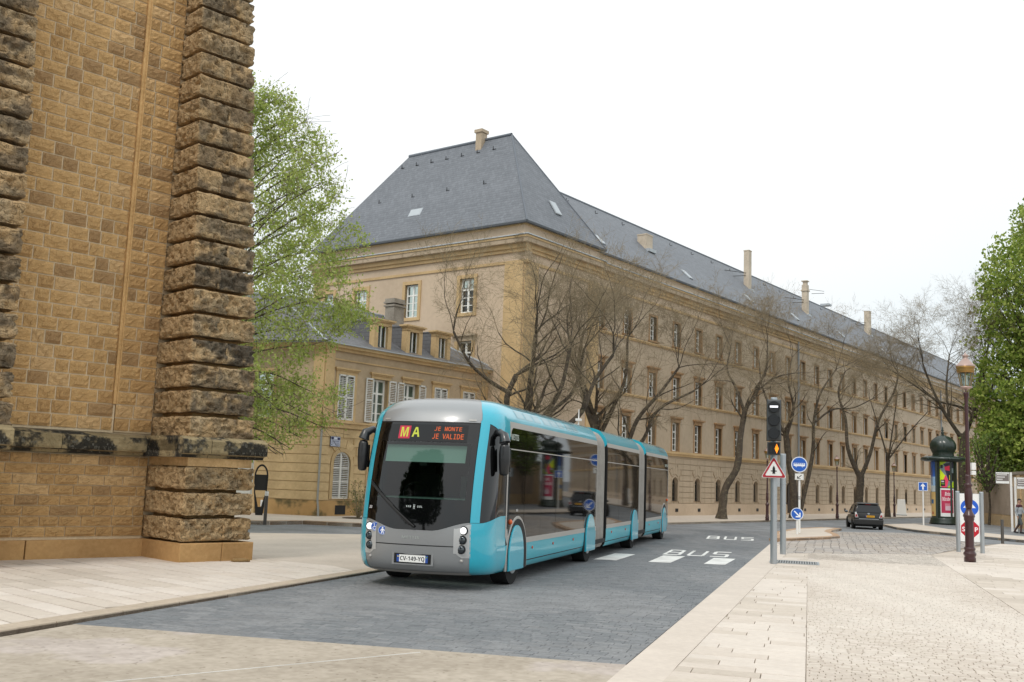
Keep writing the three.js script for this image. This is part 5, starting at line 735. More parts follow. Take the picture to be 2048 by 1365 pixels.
// fresh green lime behind the tower
{
  const prof = [[0, 0.5], [2.6, 2.6], [3.4, 4.2], [4.4, 5.3], [6, 5.4], [8, 5.7], [9.9, 5.2], [11.2, 4.8], [12.7, 4.1], [13.8, 3.0], [14.8, 1.9], [15.6, 0.5], [16, 0]];
  const rad = y => { for (let i = 0; i + 1 < prof.length; i++) if (y < prof[i + 1][0]) return lerp(prof[i][1], prof[i + 1][1], (y - prof[i][0]) / (prof[i + 1][0] - prof[i][0])); return 0; };
  const hull = p => p.y > 2.4 && Math.hypot(p.x, p.z) < rad(p.y) * (0.88 + 0.24 * noise3(p.x * 0.9 + 9, p.y * 0.9, p.z * 0.9));
  const st = [{ base: 1, p: [[0, 0, 0], [0.1, 3, 0], [0, 6, 0], [0.2, 9.5, 0], [0.3, 14, 0]], r: [0.32, 0.05], n: 3, len: 1.4, along: 10, clear: 0.4 }], rr = rngOf(9);
  for (let k = 0; k < 92; k++) { const y = 2.6 + 10.9 * Math.pow(k / 92, 1.35), a = k * 2.399 + rr(), rise = y < 5 ? 0.22 : lerp(0.35, 1.3, (y - 5) / 9), L = rad(clamp(y + rise * 2.2, 3, 15)) * (0.75 + 0.3 * rr()) * 0.95, dx = Math.cos(a), dz = Math.sin(a); st.push({ p: [[0.1, y, 0], [dx * L * 0.5, y + L * 0.5 * rise, dz * L * 0.5], [dx * L * 0.9, y + L * 0.85 * rise - (y < 5 ? 0.9 : 0.2), dz * L * 0.9]], r: [0.055, 0.018], n: 2, len: 1.25, along: 6 }); }
  const lime = growTree('lime_tree', 'tall lime tree with sparse fresh green leaves between the tower and the corner house', undefined, [-10.2, 0.08, -33.5], { levels: 4, kids: [3, 3, 3, 2], twigMin: 0.005, lift: 0.0, up: 0.05, stems: st, twigLift: -0.03, env: hull }, 101);
  const nl = foliage(lime.T, 'leaves', lime.tips, 3, 0.44, 0.105, [[0.40, 0.48, 0.11], [0.46, 0.53, 0.15], [0.31, 0.41, 0.09], [0.50, 0.56, 0.20]], 103);
}
// a dense crown made of many clumps inside an uneven hull
function denseTree(name, label, pos, crown, nClump, per, size, cols, seed, trunkR, trunkH) {
  const r = rngOf(seed), T = thing(name, label, 'tree', pos), tr = new Tubes(), lb = new Tubes(), tips = [];
  tr.add([V3(0, 0, 0), V3(0.1, trunkH * 0.5, 0), V3(0, trunkH, 0.1)], [trunkR * 1.3, trunkR, trunkR * 0.75], 10);
  for (let k = 0; k < nClump; k++) { const c = crown[Math.floor(r() * crown.length)]; let x, y, z; do { x = r() * 2 - 1; y = r() * 2 - 1; z = r() * 2 - 1; } while (x * x + y * y + z * z > 1); const l = Math.hypot(x, y, z), f = Math.pow(l, -0.45) * (0.86 + 0.2 * noise3(x * 3 + seed, y * 3, z * 3)); const p = V3(c[0] + x * c[3] * f, c[1] + y * c[4] * f, c[2] + z * c[5] * f); for (let i = 0; i < 4; i++) tips.push(p.clone().add(V3((r() - 0.5) * 0.9, (r() - 0.5) * 0.5, (r() - 0.5) * 0.9))); if (k % 5 === 0) { const m = V3(p.x * 0.35, trunkH + (p.y - trunkH) * 0.4, p.z * 0.35); lb.add([V3(0, trunkH * 0.9, 0), m, p], [0.14, 0.07, 0.02], 5); } }
  meshTubes('trunk', tr, bark, T); meshTubes('limbs', lb, bark, T); foliage(T, 'leaves', tips, per, 0.7, size, cols, seed + 1); return T;
}
const GREEN = [[0.27, 0.36, 0.06], [0.35, 0.44, 0.085], [0.17, 0.26, 0.04], [0.42, 0.48, 0.12]], DARK = [[0.062, 0.095, 0.040], [0.078, 0.115, 0.048], [0.052, 0.080, 0.034]];
denseTree('chestnut_tree', 'huge dense green chestnut tree rising above the garden wall', [38.6, 0, -69], [[0, 14.5, 0, 6.8, 8.6, 6.5], [1.5, 19.8, 0, 5.4, 4.8, 5.2], [-2.6, 8.5, 1, 4.9, 5.0, 4.6], [-1.3, 15.2, 1, 5.6, 5.6, 4.8], [-4.0, 5.6, 1.5, 3.4, 3.6, 3.2]], 3300, 5, 0.26, GREEN, 201, 0.5, 6);
denseTree('dark_conifer', 'very dark evergreen tree behind the garden wall below the chestnut', [37.6, 0, -63.5], [[0, 5, 0, 2.5, 4.6, 2.5], [0.4, 8, 0, 1.9, 3.2, 1.9]], 1000, 5, 0.2, DARK, 211, 0.25, 3);
denseTree('garden_shrub', 'pale green leafy shrub overhanging the garden wall', [33.6, 0, -62.6], [[0, 4.3, 0, 1.5, 1.5, 1.4]], 90, 3, 0.17, [[0.22, 0.30, 0.09], [0.28, 0.36, 0.14], [0.15, 0.22, 0.06]], 221, 0.06, 2.6);
denseTree('garden_shrub', 'loose green shrub growing between the advertising column and the lamp post', [31.2, 0.1, -66.6], [[0, 4.1, 0, 1.7, 2.0, 1.4]], 90, 3, 0.17, [[0.22, 0.30, 0.08], [0.26, 0.34, 0.10], [0.15, 0.24, 0.05]], 231, 0.07, 2.4);
// a big tree across the square, mirrored in the windscreen of the bus
denseTree('square_tree', 'broad dark green tree across the square behind the viewer', [-20, 0, 9], [[0, 11, 0, 8.4, 8.0, 8.4], [0, 17, 0, 6, 5.5, 6]], 1700, 5, 0.42, [[0.04, 0.07, 0.02], [0.055, 0.09, 0.025]], 241, 0.5, 5);
{ // low shrub by the house wall
  const r = rngOf(77), T = thing('small_shrub', 'small half-bare shrub in a pavement pit in front of the corner house', 'shrub', [-5.9, 0.13, -41.4]), t = new Tubes(), tips = []; for (let k = 0; k < 26; k++) { const a = r() * 6.28, s = 0.2 + 0.55 * r(), h = 0.5 + r() * 1.0, p = [V3(0, 0, 0), V3(Math.cos(a) * s * 0.5, h * 0.5, Math.sin(a) * s * 0.5), V3(Math.cos(a) * s, h, Math.sin(a) * s)]; t.add(p, [0.014, 0.009, 0.005], 4); for (let i = 0; i < 3; i++) { const q = p[1].clone().lerp(p[2], r()), e = q.clone().add(V3((r() - 0.5) * 0.35, 0.2 * r(), (r() - 0.5) * 0.35)); t.add([q, e], [0.006, 0.004], 3); tips.push(e, q); } tips.push(p[2]); if (k < 14) tips.push(V3(Math.cos(a) * s * 0.6, 0.12 + r() * 0.25, Math.sin(a) * s * 0.6)); }
  meshTubes('stems', t, twigM, T); foliage(T, 'leaves', tips, 2, 0.14, 0.07, [[0.16, 0.2, 0.05], [0.2, 0.22, 0.08]], 79); mesh('soil', cyl(0.6, 0.66, 0.03, 0, 0.012, 0, 20), std({ map: mottle([70, 58, 44], 30, 30, 0.5, 420, [1, 1, 1], 128) }), T);
}
// ---------- street furniture ----------
const faceCam = (x, z) => Math.atan2(-x, -z); // yaw that turns local +z towards the square where the viewer stands
const pole = (r, h, x = 0, z = 0) => { const g = lathe([[0, 0], [r, 0], [r, h - 0.03], [r * 0.9, h], [0, h]], 18); return g.translate(x, 0, z); };
function roundSign(parent, r, y, z, draw, name = 'sign_plate', x = 0) { const p = mesh(name, cyl(r, r, 0.02, 0, 0, 0, 36).rotateX(Math.PI / 2).translate(x, y, z), M.signBack, parent); const f = new THREE.Mesh(new THREE.CircleGeometry(r * 0.985, 40), std({ map: canvasTex(256, 256, draw), roughness: 0.45 })); f.name = 'sign_face'; f.position.set(x, y, z + 0.0125); p.add(f); return p; }
function rectSign(parent, w, h, y, z, draw, name = 'sign_plate', x = 0, cw = 256, chh = 256) { const p = mesh(name, extr(rect(x - w / 2, y - h / 2, x + w / 2, y + h / 2), 0.02, [], 0.005).translate(0, 0, z + 0.01), M.signBack, parent); const f = new THREE.Mesh(new THREE.PlaneGeometry(w * 0.985, h * 0.985), std({ map: canvasTex(cw, chh, draw), roughness: 0.45 })); f.name = 'sign_face'; f.position.set(x, y, z + 0.0125); p.add(f); return p; }
{ // traffic light with triangular sign
  const x = 6.83, z = -26.3, T = thing('traffic_light', 'bus traffic light with a white bar lit above a red triangular junction sign', 'traffic light', [x, 0.03, z], faceCam(x, z));
  mesh('pole', pole(0.085, 4.22), M.steel, T);
  const dk = std({ color: 0x4c4f50, roughness: 0.55 }), hb = mesh('signal_housing', extr(rect(-0.17, 3.1, 0.17, 4.14), 0.22, [], 0.03).translate(0, 0, 0.30), dk, T);
  mesh('backboard', extr(rect(-0.185, 3.09, 0.185, 4.15), 0.02, [], 0.005).translate(0, 0, 0.2), M.black, hb);
  mesh('bracket', [bx(0.08, 0.06, 0.2, 0, 3.15, 0.1), bx(0.08, 0.06, 0.2, 0, 4.05, 0.1)], M.steel, hb);
  [3.96, 3.62, 3.28].forEach((y, i) => { const l = mesh('lens', cyl(0.14, 0.14, 0.02, 0, 0, 0, 28).rotateX(Math.PI / 2).translate(0, y, 0.31), phys({ color: 0x0c0e10, roughness: 0.15 }), hb); const v = new THREE.CylinderGeometry(0.152, 0.152, 0.16, 28, 1, true, -2.2, 4.4).rotateX(Math.PI / 2).rotateZ(0).translate(0, y, 0.38); mesh('visor', v, std({ color: 0x151617, roughness: 0.6, side: THREE.DoubleSide }), hb); if (i === 0) mesh('white_bar', bx(0.2, 0.045, 0.01, 0, y, 0.326), std({ color: 0xffffff, emissive: 0xf2f4ff, emissiveIntensity: 1.2 }), l); });
  const rp = mesh('repeater_housing', extr(rect(-0.165, 2.73, 0.165, 3.06), 0.18, [], 0.02).translate(0, 0, 0.28), dk, T); mesh('repeater_window', extr(rect(-0.14, 2.755, 0.14, 3.035), 0.012, [], 0.003).translate(0, 0, 0.292), M.black, rp);
  mesh('amber_lozenge', extr([[0.07, 2.77], [0.12, 2.895], [0.07, 3.02], [0.02, 2.895]], 0.01).translate(0, 0, 0.302), std({ color: 0xff9a2a, emissive: 0xff8a18, emissiveIntensity: 1.0 }), rp); mesh('grey_strip', bx(0.035, 0.18, 0.006, -0.07, 2.895, 0.296), std({ color: 0x2a2c2c }), rp);
  const tri = (s, oy) => { const p = []; for (let k = 0; k < 3; k++) { const a = Math.PI / 2 + k * 2 * Math.PI / 3; for (let j = -2; j <= 2; j++) { const b = a + j * 0.26; p.push([Math.cos(a) * s * 0.86 + Math.cos(b) * s * 0.14, oy + Math.sin(a) * s * 0.86 + Math.sin(b) * s * 0.14]); } } return p; };
  const sg = mesh('triangle_sign', extr(tri(0.335, 2.34), 0.02, [], 0.004).translate(0, 0, 0.16), M.white, T); mesh('red_border', extr(tri(0.315, 2.34), 0.004, [tri(0.235, 2.34).reverse()]).translate(0, 0, 0.166), std({ color: 0xa81e2c, roughness: 0.5 }), sg);
  mesh('junction_symbol', [extr([[-0.032, 2.25], [0.0, 2.265], [0.032, 2.25], [0.032, 2.4], [0, 2.47], [-0.032, 2.4]], 0.004).translate(0, 0, 0.167), bx(0.15, 0.022, 0.004, 0, 2.33, 0.165)], M.black, sg);
  mesh('sign_bracket', [bx(0.2, 0.04, 0.1, 0, 2.25, 0.1), bx(0.2, 0.04, 0.1, 0, 2.42, 0.1)], M.steel, T);
}
{ const x = 8.14, z = -30.3, T = thing('steel_pole', 'plain grey steel pole standing behind the traffic light', 'pole', [x, 0.03, z]); mesh('tube', pole(0.085, 2.92), M.steel, T); mesh('clamp', [cyl(0.095, 0.095, 0.04, 0, 2.55, 0), cyl(0.095, 0.095, 0.04, 0, 2.05, 0)], M.steel, T); mesh('pedestrian_button', bx(0.09, 0.3, 0.1, -0.16, 2.1, 0.05), M.signBack, T); }
{ const G = thing('drain_grate', 'rectangular steel grate set in the paving at the foot of the traffic light', 'grate', [7.55, 0.034, -27.0], dirTurn(106)); mesh('frame', extr(rect(-0.62, -0.55, 0.62, 0.55), 0.01, [rect(-0.57, -0.5, 0.57, 0.5).reverse()]).rotateX(-Math.PI / 2).translate(0, 0.008, 0), M.steel, G); mesh('plate', bx(1.15, 0.004, 1.0, 0, 0.0, 0), std({ color: 0x5a5c5c }), G); for (let i = 0; i < 18; i++) mesh('bar', bx(0.025, 0.012, 1.0, -0.54 + i * 0.0635, 0.006, 0), std({ color: 0xa8aaa9, roughness: 0.6, metalness: 0.4 }), G); }
const blueBg = (g, edge = '#e8ecf2') => { g.fillStyle = edge; g.fillRect(0, 0, 256, 256); g.fillStyle = '#1f5fc0'; g.beginPath(); g.arc(128, 128, 114, 0, 7); g.fill(); };
{ const x = 12.55, z = -44.1, T = thing('bus_lane_sign', 'round blue bus lane sign with a small white arrow plate on a white pole', 'road sign', [x, 0.11, z], faceCam(x, z)); mesh('pole', pole(0.045, 2.9), M.white, T); mesh('band', [cyl(0.05, 0.05, 0.03, 0, 1.5, 0), cyl(0.05, 0.05, 0.03, 0, 1.42, 0)], M.black, T);
  roundSign(T, 0.34, 2.88, 0.06, g => { blueBg(g); g.fillStyle = '#f2f5fa'; g.fillRect(38, 104, 180, 50); g.fillStyle = '#1f5fc0'; for (let i = 0; i < 5; i++) g.fillRect(48 + i * 33, 110, 27, 14); g.fillStyle = '#f2f5fa'; g.beginPath(); g.arc(80, 158, 13, 0, 7); g.arc(178, 158, 13, 0, 7); g.fill(); g.fillStyle = '#1f5fc0'; g.beginPath(); g.arc(80, 158, 6, 0, 7); g.fill(); g.beginPath(); g.arc(178, 158, 6, 0, 7); g.fill(); });
  rectSign(T, 0.38, 0.28, 2.36, 0.06, g => { g.fillStyle = '#e9e9e4'; g.fillRect(0, 0, 256, 256); g.strokeStyle = '#333'; g.lineWidth = 5; g.strokeRect(6, 6, 244, 244); g.strokeStyle = '#111'; g.lineWidth = 24; g.beginPath(); g.moveTo(190, 60); g.lineTo(80, 190); g.moveTo(76, 110); g.lineTo(74, 196); g.lineTo(160, 196); g.stroke(); }, 'arrow_plate'); }
{ const x = 12.0, z = -42.5, T = thing('keep_right_sign', 'low round blue keep-right sign with a white arrow on the traffic island', 'road sign', [x, 0.11, z], faceCam(x, z)); mesh('pole', pole(0.045, 1.0), M.white, T);
  roundSign(T, 0.255, 0.82, 0.06, g => { blueBg(g); g.strokeStyle = '#f4f6fa'; g.lineWidth = 26; g.beginPath(); g.moveTo(70, 70); g.lineTo(180, 180); g.stroke(); g.beginPath(); g.moveTo(186, 100); g.lineTo(186, 186); g.lineTo(100, 186); g.stroke(); }); }
{ const x = 24.5, z = -60.5, T = thing('one_way_sign', 'square blue one-way sign with white arrow on a thin pole beside the advertising column', 'road sign', [x, 0.12, z], faceCam(x, z)); mesh('pole', pole(0.045, 2.3), M.white, T); rectSign(T, 0.52, 0.52, 2.26, 0.06, g => { g.fillStyle = '#e8ecf2'; g.fillRect(0, 0, 256, 256); g.fillStyle = '#1f5fc0'; g.fillRect(14, 14, 228, 228); g.fillStyle = '#f4f6fa'; g.fillRect(106, 110, 44, 110); g.beginPath(); g.moveTo(128, 34); g.lineTo(200, 124); g.lineTo(56, 124); g.fill(); }); }
// ornate lamp posts
const maroon = phys({ color: 0x3d1a1c, roughness: 0.42, clearcoat: 0.4, clearcoatRoughness: 0.2 }), gilt = std({ color: 0xa8844c, roughness: 0.35, metalness: 0.75 }), copper = std({ color: 0xb39a90, roughness: 0.42, metalness: 0.5 });
function lampPost(name, label, pos, group) {
  const T = thing(name, label, 'street lamp', pos, 0.3, group);
  const oct = (pts) => lathe(pts, 8);
  mesh('base', oct([[0, 0], [0.17, 0], [0.17, 0.12], [0.15, 0.16], [0.185, 0.22], [0.185, 0.27], [0.14, 0.33], [0.165, 0.38], [0.165, 0.42], [0.13, 0.46], [0.125, 1.22], [0.15, 1.28], [0.15, 1.34], [0.175, 1.38], [0.17, 1.42], [0.11, 1.52], [0.08, 1.6], [0.08, 1.66], [0, 1.67]]), maroon, T);
  mesh('baluster', lathe([[0, 1.6], [0.08, 1.6], [0.1, 1.66], [0.1, 1.7], [0.115, 1.85], [0.12, 2.05], [0.1, 2.22], [0.085, 2.28], [0.12, 2.32], [0.12, 2.37], [0.08, 2.4], [0.085, 2.6], [0.07, 2.66], [0, 2.67]], 20), maroon, T);
  mesh('shaft', lathe([[0, 2.6], [0.07, 2.6], [0.064, 3.4], [0.066, 3.42], [0.066, 3.46], [0.06, 3.48], [0.052, 4.75], [0.06, 4.78], [0.06, 4.82], [0.052, 4.85], [0.06, 5.05], [0.085, 5.18], [0.085, 5.22], [0, 5.23]], 18), maroon, T);
  const L = mesh('lantern', lathe([[0, 5.22], [0.03, 5.24], [0.04, 5.3], [0.15, 5.34], [0.17, 5.36], [0.17, 5.40], [0.13, 5.41], [0, 5.41]], 8), copper, T);
  mesh('lantern_glass', new THREE.CylinderGeometry(0.225, 0.14, 0.42, 8, 1, true).translate(0, 5.62, 0), phys({ color: 0xdfe8e4, transmission: 1, thickness: 0, roughness: 0.25, ior: 1.45, side: THREE.DoubleSide }), L);
  const ribs = new Tubes(); for (let k = 0; k < 8; k++) { const a = k / 8 * 2 * Math.PI; ribs.add([V3(Math.sin(a) * 0.145, 5.4, Math.cos(a) * 0.145), V3(Math.sin(a) * 0.23, 5.83, Math.cos(a) * 0.23)], [0.011, 0.011], 4); } meshTubes('lantern_rib', ribs, gilt, L);
  mesh('lamp_core', cyl(0.05, 0.05, 0.3, 0, 5.6, 0, 12), M.white, L);
  mesh('lantern_band', lathe([[0.2, 5.83], [0.25, 5.84], [0.265, 5.9], [0.255, 5.95], [0.28, 5.98], [0.285, 6.04], [0.2, 6.05]], 24), gilt, L);
  mesh('lantern_roof', lathe([[0.29, 6.03], [0.29, 6.06], [0.22, 6.12], [0.1, 6.26], [0.07, 6.28], [0.07, 6.33], [0.1, 6.36], [0.1, 6.39], [0.05, 6.41], [0.02, 6.45], [0, 6.5]], 20), copper, L);
  return T;
}
const lamp0 = lampPost('lamp_post', 'ornate dark red lamp post with a copper lantern in front of the stop sign', [13.43, 0.03, -29.9]);
lamp0.scale.setScalar(0.94);
mesh('junction_box', [bx(0.14, 0.22, 0.16, 0.12, 2.92, 0.05), bx(0.14, 0.12, 0.16, 0.12, 2.72, 0.05)], M.white, lamp0);
const lampL = ['small maroon lamp post at the kerb behind the black car', 'small maroon lamp post near the white notice board by the barracks', 'small maroon lamp post at the kerb behind the traffic light poles', 'small maroon lamp post by the advertising column and the barracks'];
[[22.3, -69.4], [30.6, -81.2], [15.1, -59.6], [39.5, -91]].forEach(([x, z], i) => { const c = copyOf(lamp0, [x, 0.1, z], 0.3, lampL[i]); c.scale.setScalar(0.66); const j = c.children.find(o => o.name === 'junction_box'); if (j) c.remove(j); });
{ // stop sign board behind the lamp post
  const x = 15.7, z = -34.9, T = thing('stop_sign_board', 'white board with blue arrow disc above a red stop octagon, behind the lamp post', 'road sign', [x, 0.03, z], faceCam(x, z)); for (const s of [-1, 1]) mesh('post', pole(0.07, 2.04, s * 0.37), M.steel, T);
  rectSign(T, 0.66, 1.62, 1.16, 0.0, (g, w, h) => { g.fillStyle = '#f0f1f0'; g.fillRect(0, 0, w, h); g.fillStyle = '#1f5fd0'; g.beginPath(); g.arc(128, 182, 110, 0, 7); g.fill(); g.fillStyle = '#f4f6fa'; g.fillRect(108, 170, 40, 90); g.beginPath(); g.moveTo(128, 92); g.lineTo(206, 186); g.lineTo(50, 186); g.fill(); g.fillStyle = '#c0102a'; g.beginPath(); for (let k = 0; k < 8; k++) { const a = Math.PI / 8 + k * Math.PI / 4; g.lineTo(128 + 118 * Math.cos(a), 466 + 118 * Math.sin(a)); } g.fill(); g.fillStyle = '#f6f6f6'; g.font = 'bold 82px sans-serif'; g.textAlign = 'center'; g.fillText('STOP', 128, 496, 206); }, 'board', 0, 256, 628);
}
{ // advertising column
  const x = 27.3, z = -64.2, T = thing('advertising_column', 'dark green round advertising column with onion dome and colourful posters', 'column', [x, 0.12, z], faceCam(x, z));
  const gr = phys({ color: 0x16291f, roughness: 0.4, clearcoat: 0.5, clearcoatRoughness: 0.15 });
  mesh('base', lathe([[0, 0], [0.88, 0], [0.88, 0.1], [0.84, 0.14], [0.84, 0.22], [0.8, 0.28], [0.8, 0.38], [0.74, 0.42], [0, 0.43]], 40), gr, T); mesh('drum', cyl(0.72, 0.72, 3.5, 0, 2.15, 0, 48), gr, T);
  mesh('rib', [0.15, 1.35, 2.6, 3.85, 5.05].map(a => bx(0.12, 3.5, 0.06, Math.sin(a - 0.75) * 0.74, 2.15, Math.cos(a - 0.75) * 0.74)), gr, T);
  const can = mesh('canopy', lathe([[0.72, 3.86], [1.12, 3.88], [1.3, 3.96], [1.32, 4.06], [1.24, 4.14], [1.0, 4.2], [0.7, 4.24], [0, 4.25]], 24), gr, T); for (let k = 0; k < 6; k++) { const a = k / 6 * 6.283 + 0.3; mesh('boss', new THREE.SphereGeometry(0.1, 12, 8).translate(Math.sin(a) * 1.27, 4.02, Math.cos(a) * 1.27), gr, can); }
  const dome = lathe([[0.66, 4.22], [0.64, 4.4], [0.7, 4.5], [0.8, 4.72], [0.8, 4.95], [0.68, 5.2], [0.42, 5.42], [0.14, 5.52], [0.1, 5.56], [0, 5.57]], 6 * 8); { const p = dome.attributes.position; for (let i = 0; i < p.count; i++) { const a = Math.atan2(p.getX(i), p.getZ(i)), f = 0.95 + 0.05 * Math.abs(Math.sin(a * 4)); p.setX(i, p.getX(i) * f); p.setZ(i, p.getZ(i) * f); } dome.computeVertexNormals(); } mesh('dome', dome, gr, T);
  mesh('finial', lathe([[0, 5.5], [0.1, 5.52], [0.05, 5.6], [0.11, 5.68], [0.04, 5.76], [0.08, 5.84], [0.03, 5.92], [0.05, 6.0], [0.02, 6.04], [0, 6.1]], 12), gr, T);
  const poster = (name, a0, a1, y0, y1, draw, w = 256, h = 256) => { const m = new THREE.Mesh(new THREE.CylinderGeometry(0.735, 0.735, y1 - y0, 16, 1, true, a0, a1 - a0).translate(0, (y0 + y1) / 2, 0), std({ map: canvasTex(w, h, draw), roughness: 0.35, side: THREE.DoubleSide })); m.name = name; m.castShadow = m.receiveShadow = true; T.add(m); };
  poster('abstract_poster', -0.28, 0.86, 2.28, 3.85, (g, w, h) => { const f = (c, ...p) => { g.fillStyle = c; g.beginPath(); p.forEach(q => g.lineTo(q[0], q[1])); g.fill(); }; g.fillStyle = '#7f8f92'; g.fillRect(0, 0, w, h); f('#b8d81e', [0, 0], [120, 0], [0, 50]); f('#201838', [60, 20], [256, 0], [256, 60], [110, 70]); f('#e8264a', [80, 50], [220, 30], [180, 80], [210, 100], [90, 84]); f('#d8ee20', [0, 70], [0, 256], [20, 240], [96, 140]); f('#f04468', [20, 220], [100, 128], [150, 190], [120, 256], [30, 256]); f('#241a40', [90, 84], [190, 90], [190, 190], [150, 190]); f('#121212', [150, 110], [256, 110], [256, 190], [150, 190]); f('#b8d81e', [130, 256], [256, 190], [256, 256]); g.fillStyle = '#f0e020'; g.font = 'bold 70px sans-serif'; g.fillText('M', 160, 182); g.fillStyle = '#2a1016'; g.fillRect(8, 180, 80, 64); g.fillStyle = '#d0d0d0'; g.fillRect(20, 190, 50, 14); g.fillStyle = '#6a9a40'; g.fillRect(20, 214, 56, 12); g.fillStyle = '#26262a'; g.fillRect(8, 30, 44, 34); });
  poster('pink_poster', -0.28, 0.86, 0.5, 2.22, (g, w, h) => { g.fillStyle = '#eef0ee'; g.fillRect(0, 0, w, h); g.fillStyle = '#c03458'; g.fillRect(14, 14, w - 28, h - 46); g.fillStyle = '#f6f0f0'; g.font = 'italic bold 46px serif'; g.textAlign = 'center'; g.fillText('Reine', 140, 66); g.fillText('Mirabelle', 128, 112, 200); g.strokeStyle = '#e8d0d8'; g.lineWidth = 6; for (let k = 0; k < 6; k++) { g.beginPath(); g.moveTo(90 + k * 18, 190); g.lineTo(84 + k * 20, 136); g.stroke(); } g.fillStyle = '#d8b8c4'; g.fillRect(84, 160, 108, 40); });
  poster('sky_poster', -1.6, -0.72, 2.0, 3.85, (g, w, h) => { g.fillStyle = '#3a6ac0'; g.fillRect(0, 0, w, h * 0.5); g.fillStyle = '#9ac0e6'; g.fillRect(0, h * 0.5, w, h * 0.3); g.fillStyle = '#c8d4d8'; g.fillRect(0, h * 0.8, w, h); g.fillStyle = '#6a4a38'; g.fillRect(110, 80, 40, 120); g.beginPath(); g.arc(130, 66, 18, 0, 7); g.fill(); });
  poster('sand_poster', -1.6, -0.72, 0.5, 1.98, (g, w, h) => { g.fillStyle = '#d8b878'; g.fillRect(0, 0, w, h); g.fillStyle = '#3a6a9a'; g.fillRect(60, 80, 130, 44); g.fillStyle = '#b83a2a'; g.fillRect(120, 210, 60, 26); });
}
{ // garden wall
  const T = thing('garden_wall', 'tall rendered garden wall with stone coping beside the walking person', 'wall', [32.6, 0.1, -71], Math.atan2(-18.0, -4.2) + Math.PI);
  const L = 24, wm = std({ map: mottle([204, 178, 140], 18, 60, 4, 430, [1, 0.95, 0.85], 512, 3), bumpMap: B_FINE, bumpScale: 0.004 }), pat = std({ map: mottle([182, 164, 146], 16, 40, 3, 435, [1, 1, 1], 256) });
  T.rotation.y = -Math.atan2(18.5, -3.6);
  mesh('wall_body', [bx(L, 3.2, 0.4, L / 2, 1.6, -0.2)], wm, T); mesh('plinth', [bx(L, 0.7, 0.46, L / 2, 0.3, -0.2)], wm, T); mesh('render_patch', [extr([[1.4, 0.75], [8.6, 0.75], [8.8, 2.4], [7, 2.75], [1.2, 2.7]], 0.02).translate(0, 0, 0.016)], pat, T);
  for (let i = 0; i < 12; i++) mesh('coping_stone', extr(rect(i * 2 + 0.01, 3.2, i * 2 + 1.99, 3.38), 0.6, [], 0.02).translate(0, 0, 0.1), std({ map: mottle([150, 140, 126], 20, 40, 2, 440 + i % 3, [1, 1, 1], 128) }), T);
  for (const a of [0.0, 9.2, 18.4]) mesh('pier', bx(0.6, 3.2, 0.1, a + 0.3, 1.6, 0.03), wm, T);
}
// white direction signs
const dirSign = (x, z, h, s, label) => { const T = thing('direction_sign', label, 'sign', [x, 0.12, z], faceCam(x, z)); mesh('post', bx(0.11, h, 0.08, 0, h / 2, 0), M.white, T); rectSign(T, 0.66, 0.6, h - 0.31, 0.02, (g, w, hh) => { g.fillStyle = '#eef0ee'; g.fillRect(0, 0, w, hh); g.fillStyle = '#7c7470'; g.fillRect(6, 20, w - 12, 130); g.fillStyle = '#f2f2f2'; for (let r = 0; r < 3; r++) for (let k = 0; k < 9 - r * 2; k++) g.fillRect(24 + k * 22, 30 + r * 40, 14, 20); }, 'panel', s * 0.41, 256, 190); return T; };
dirSign(27.2, -55.4, 3.15, -1, 'white direction sign with its panel pointing over the garden wall coping'); dirSign(27.52, -55.6, 2.9, 1, 'white direction sign with its panel next to the walking person');
const boll = (x, y, z, h, label, cap) => { const T = thing('bollard', label, 'bollard', [x, y, z]); mesh('tube', lathe([[0, 0], [0.06, 0], [0.06, h - 0.02], [0.05, h], [0, h]], 16), std({ color: 0x5b5854, roughness: 0.5, metalness: 0.4 }), T); if (cap) mesh('reflector', lathe([[0.063, h - 0.17], [0.066, h - 0.17], [0.066, h - 0.02], [0.0, h + 0.004]], 16), M.white, T); return T; };
boll(20.4, 0.03, -42.4, 0.98, 'thin grey bollard on the pavement edge near the garden wall'); boll(-8.4, 0.02, -36.2, 1.17, 'slim dark bollard with white cap at the crossing before the corner house', true);
{ // information pillar with a pointed oval frame
  const T = thing('information_pillar', 'black pointed oval information pillar with a dark screen by the house door', 'pillar', [-9.75, 0.14, -40.9], 0.25), o = [], n = []; for (let i = 0; i <= 24; i++) { const t = i / 24 * Math.PI; o.push([0.27 * Math.cos(t), 1.5 + 0.5 * Math.sin(t)]); n.push([0.21 * Math.cos(t), 1.5 + 0.42 * Math.sin(t)]); }
  const out = [...o, [-0.25, 0.9], [-0.14, 0], [0.14, 0], [0.25, 0.9]], inn = [...n, [-0.2, 0.9], [-0.06, 0.32], [0.06, 0.32], [0.2, 0.9]]; mesh('frame', extr(out, 0.1, [inn.slice().reverse()]), M.black, T); mesh('screen', bx(0.46, 0.62, 0.06, 0, 1.28, -0.05), std({ color: 0x1d1c1a, roughness: 0.5 }), T);
}
{ const T = thing('notice_board', 'small white leaning notice board on the far pavement by the barracks', 'board', [33.6, 0.1, -87.6], faceCam(33.6, -87.6)); mesh('panel', extr([[-0.38, 0], [0.42, 0], [0.3, 1.35], [-0.3, 1.35]], 0.12, [], 0.02), M.white, T); mesh('foot', bx(0.9, 0.06, 0.4, 0, 0.03, -0.06), M.signBack, T); }
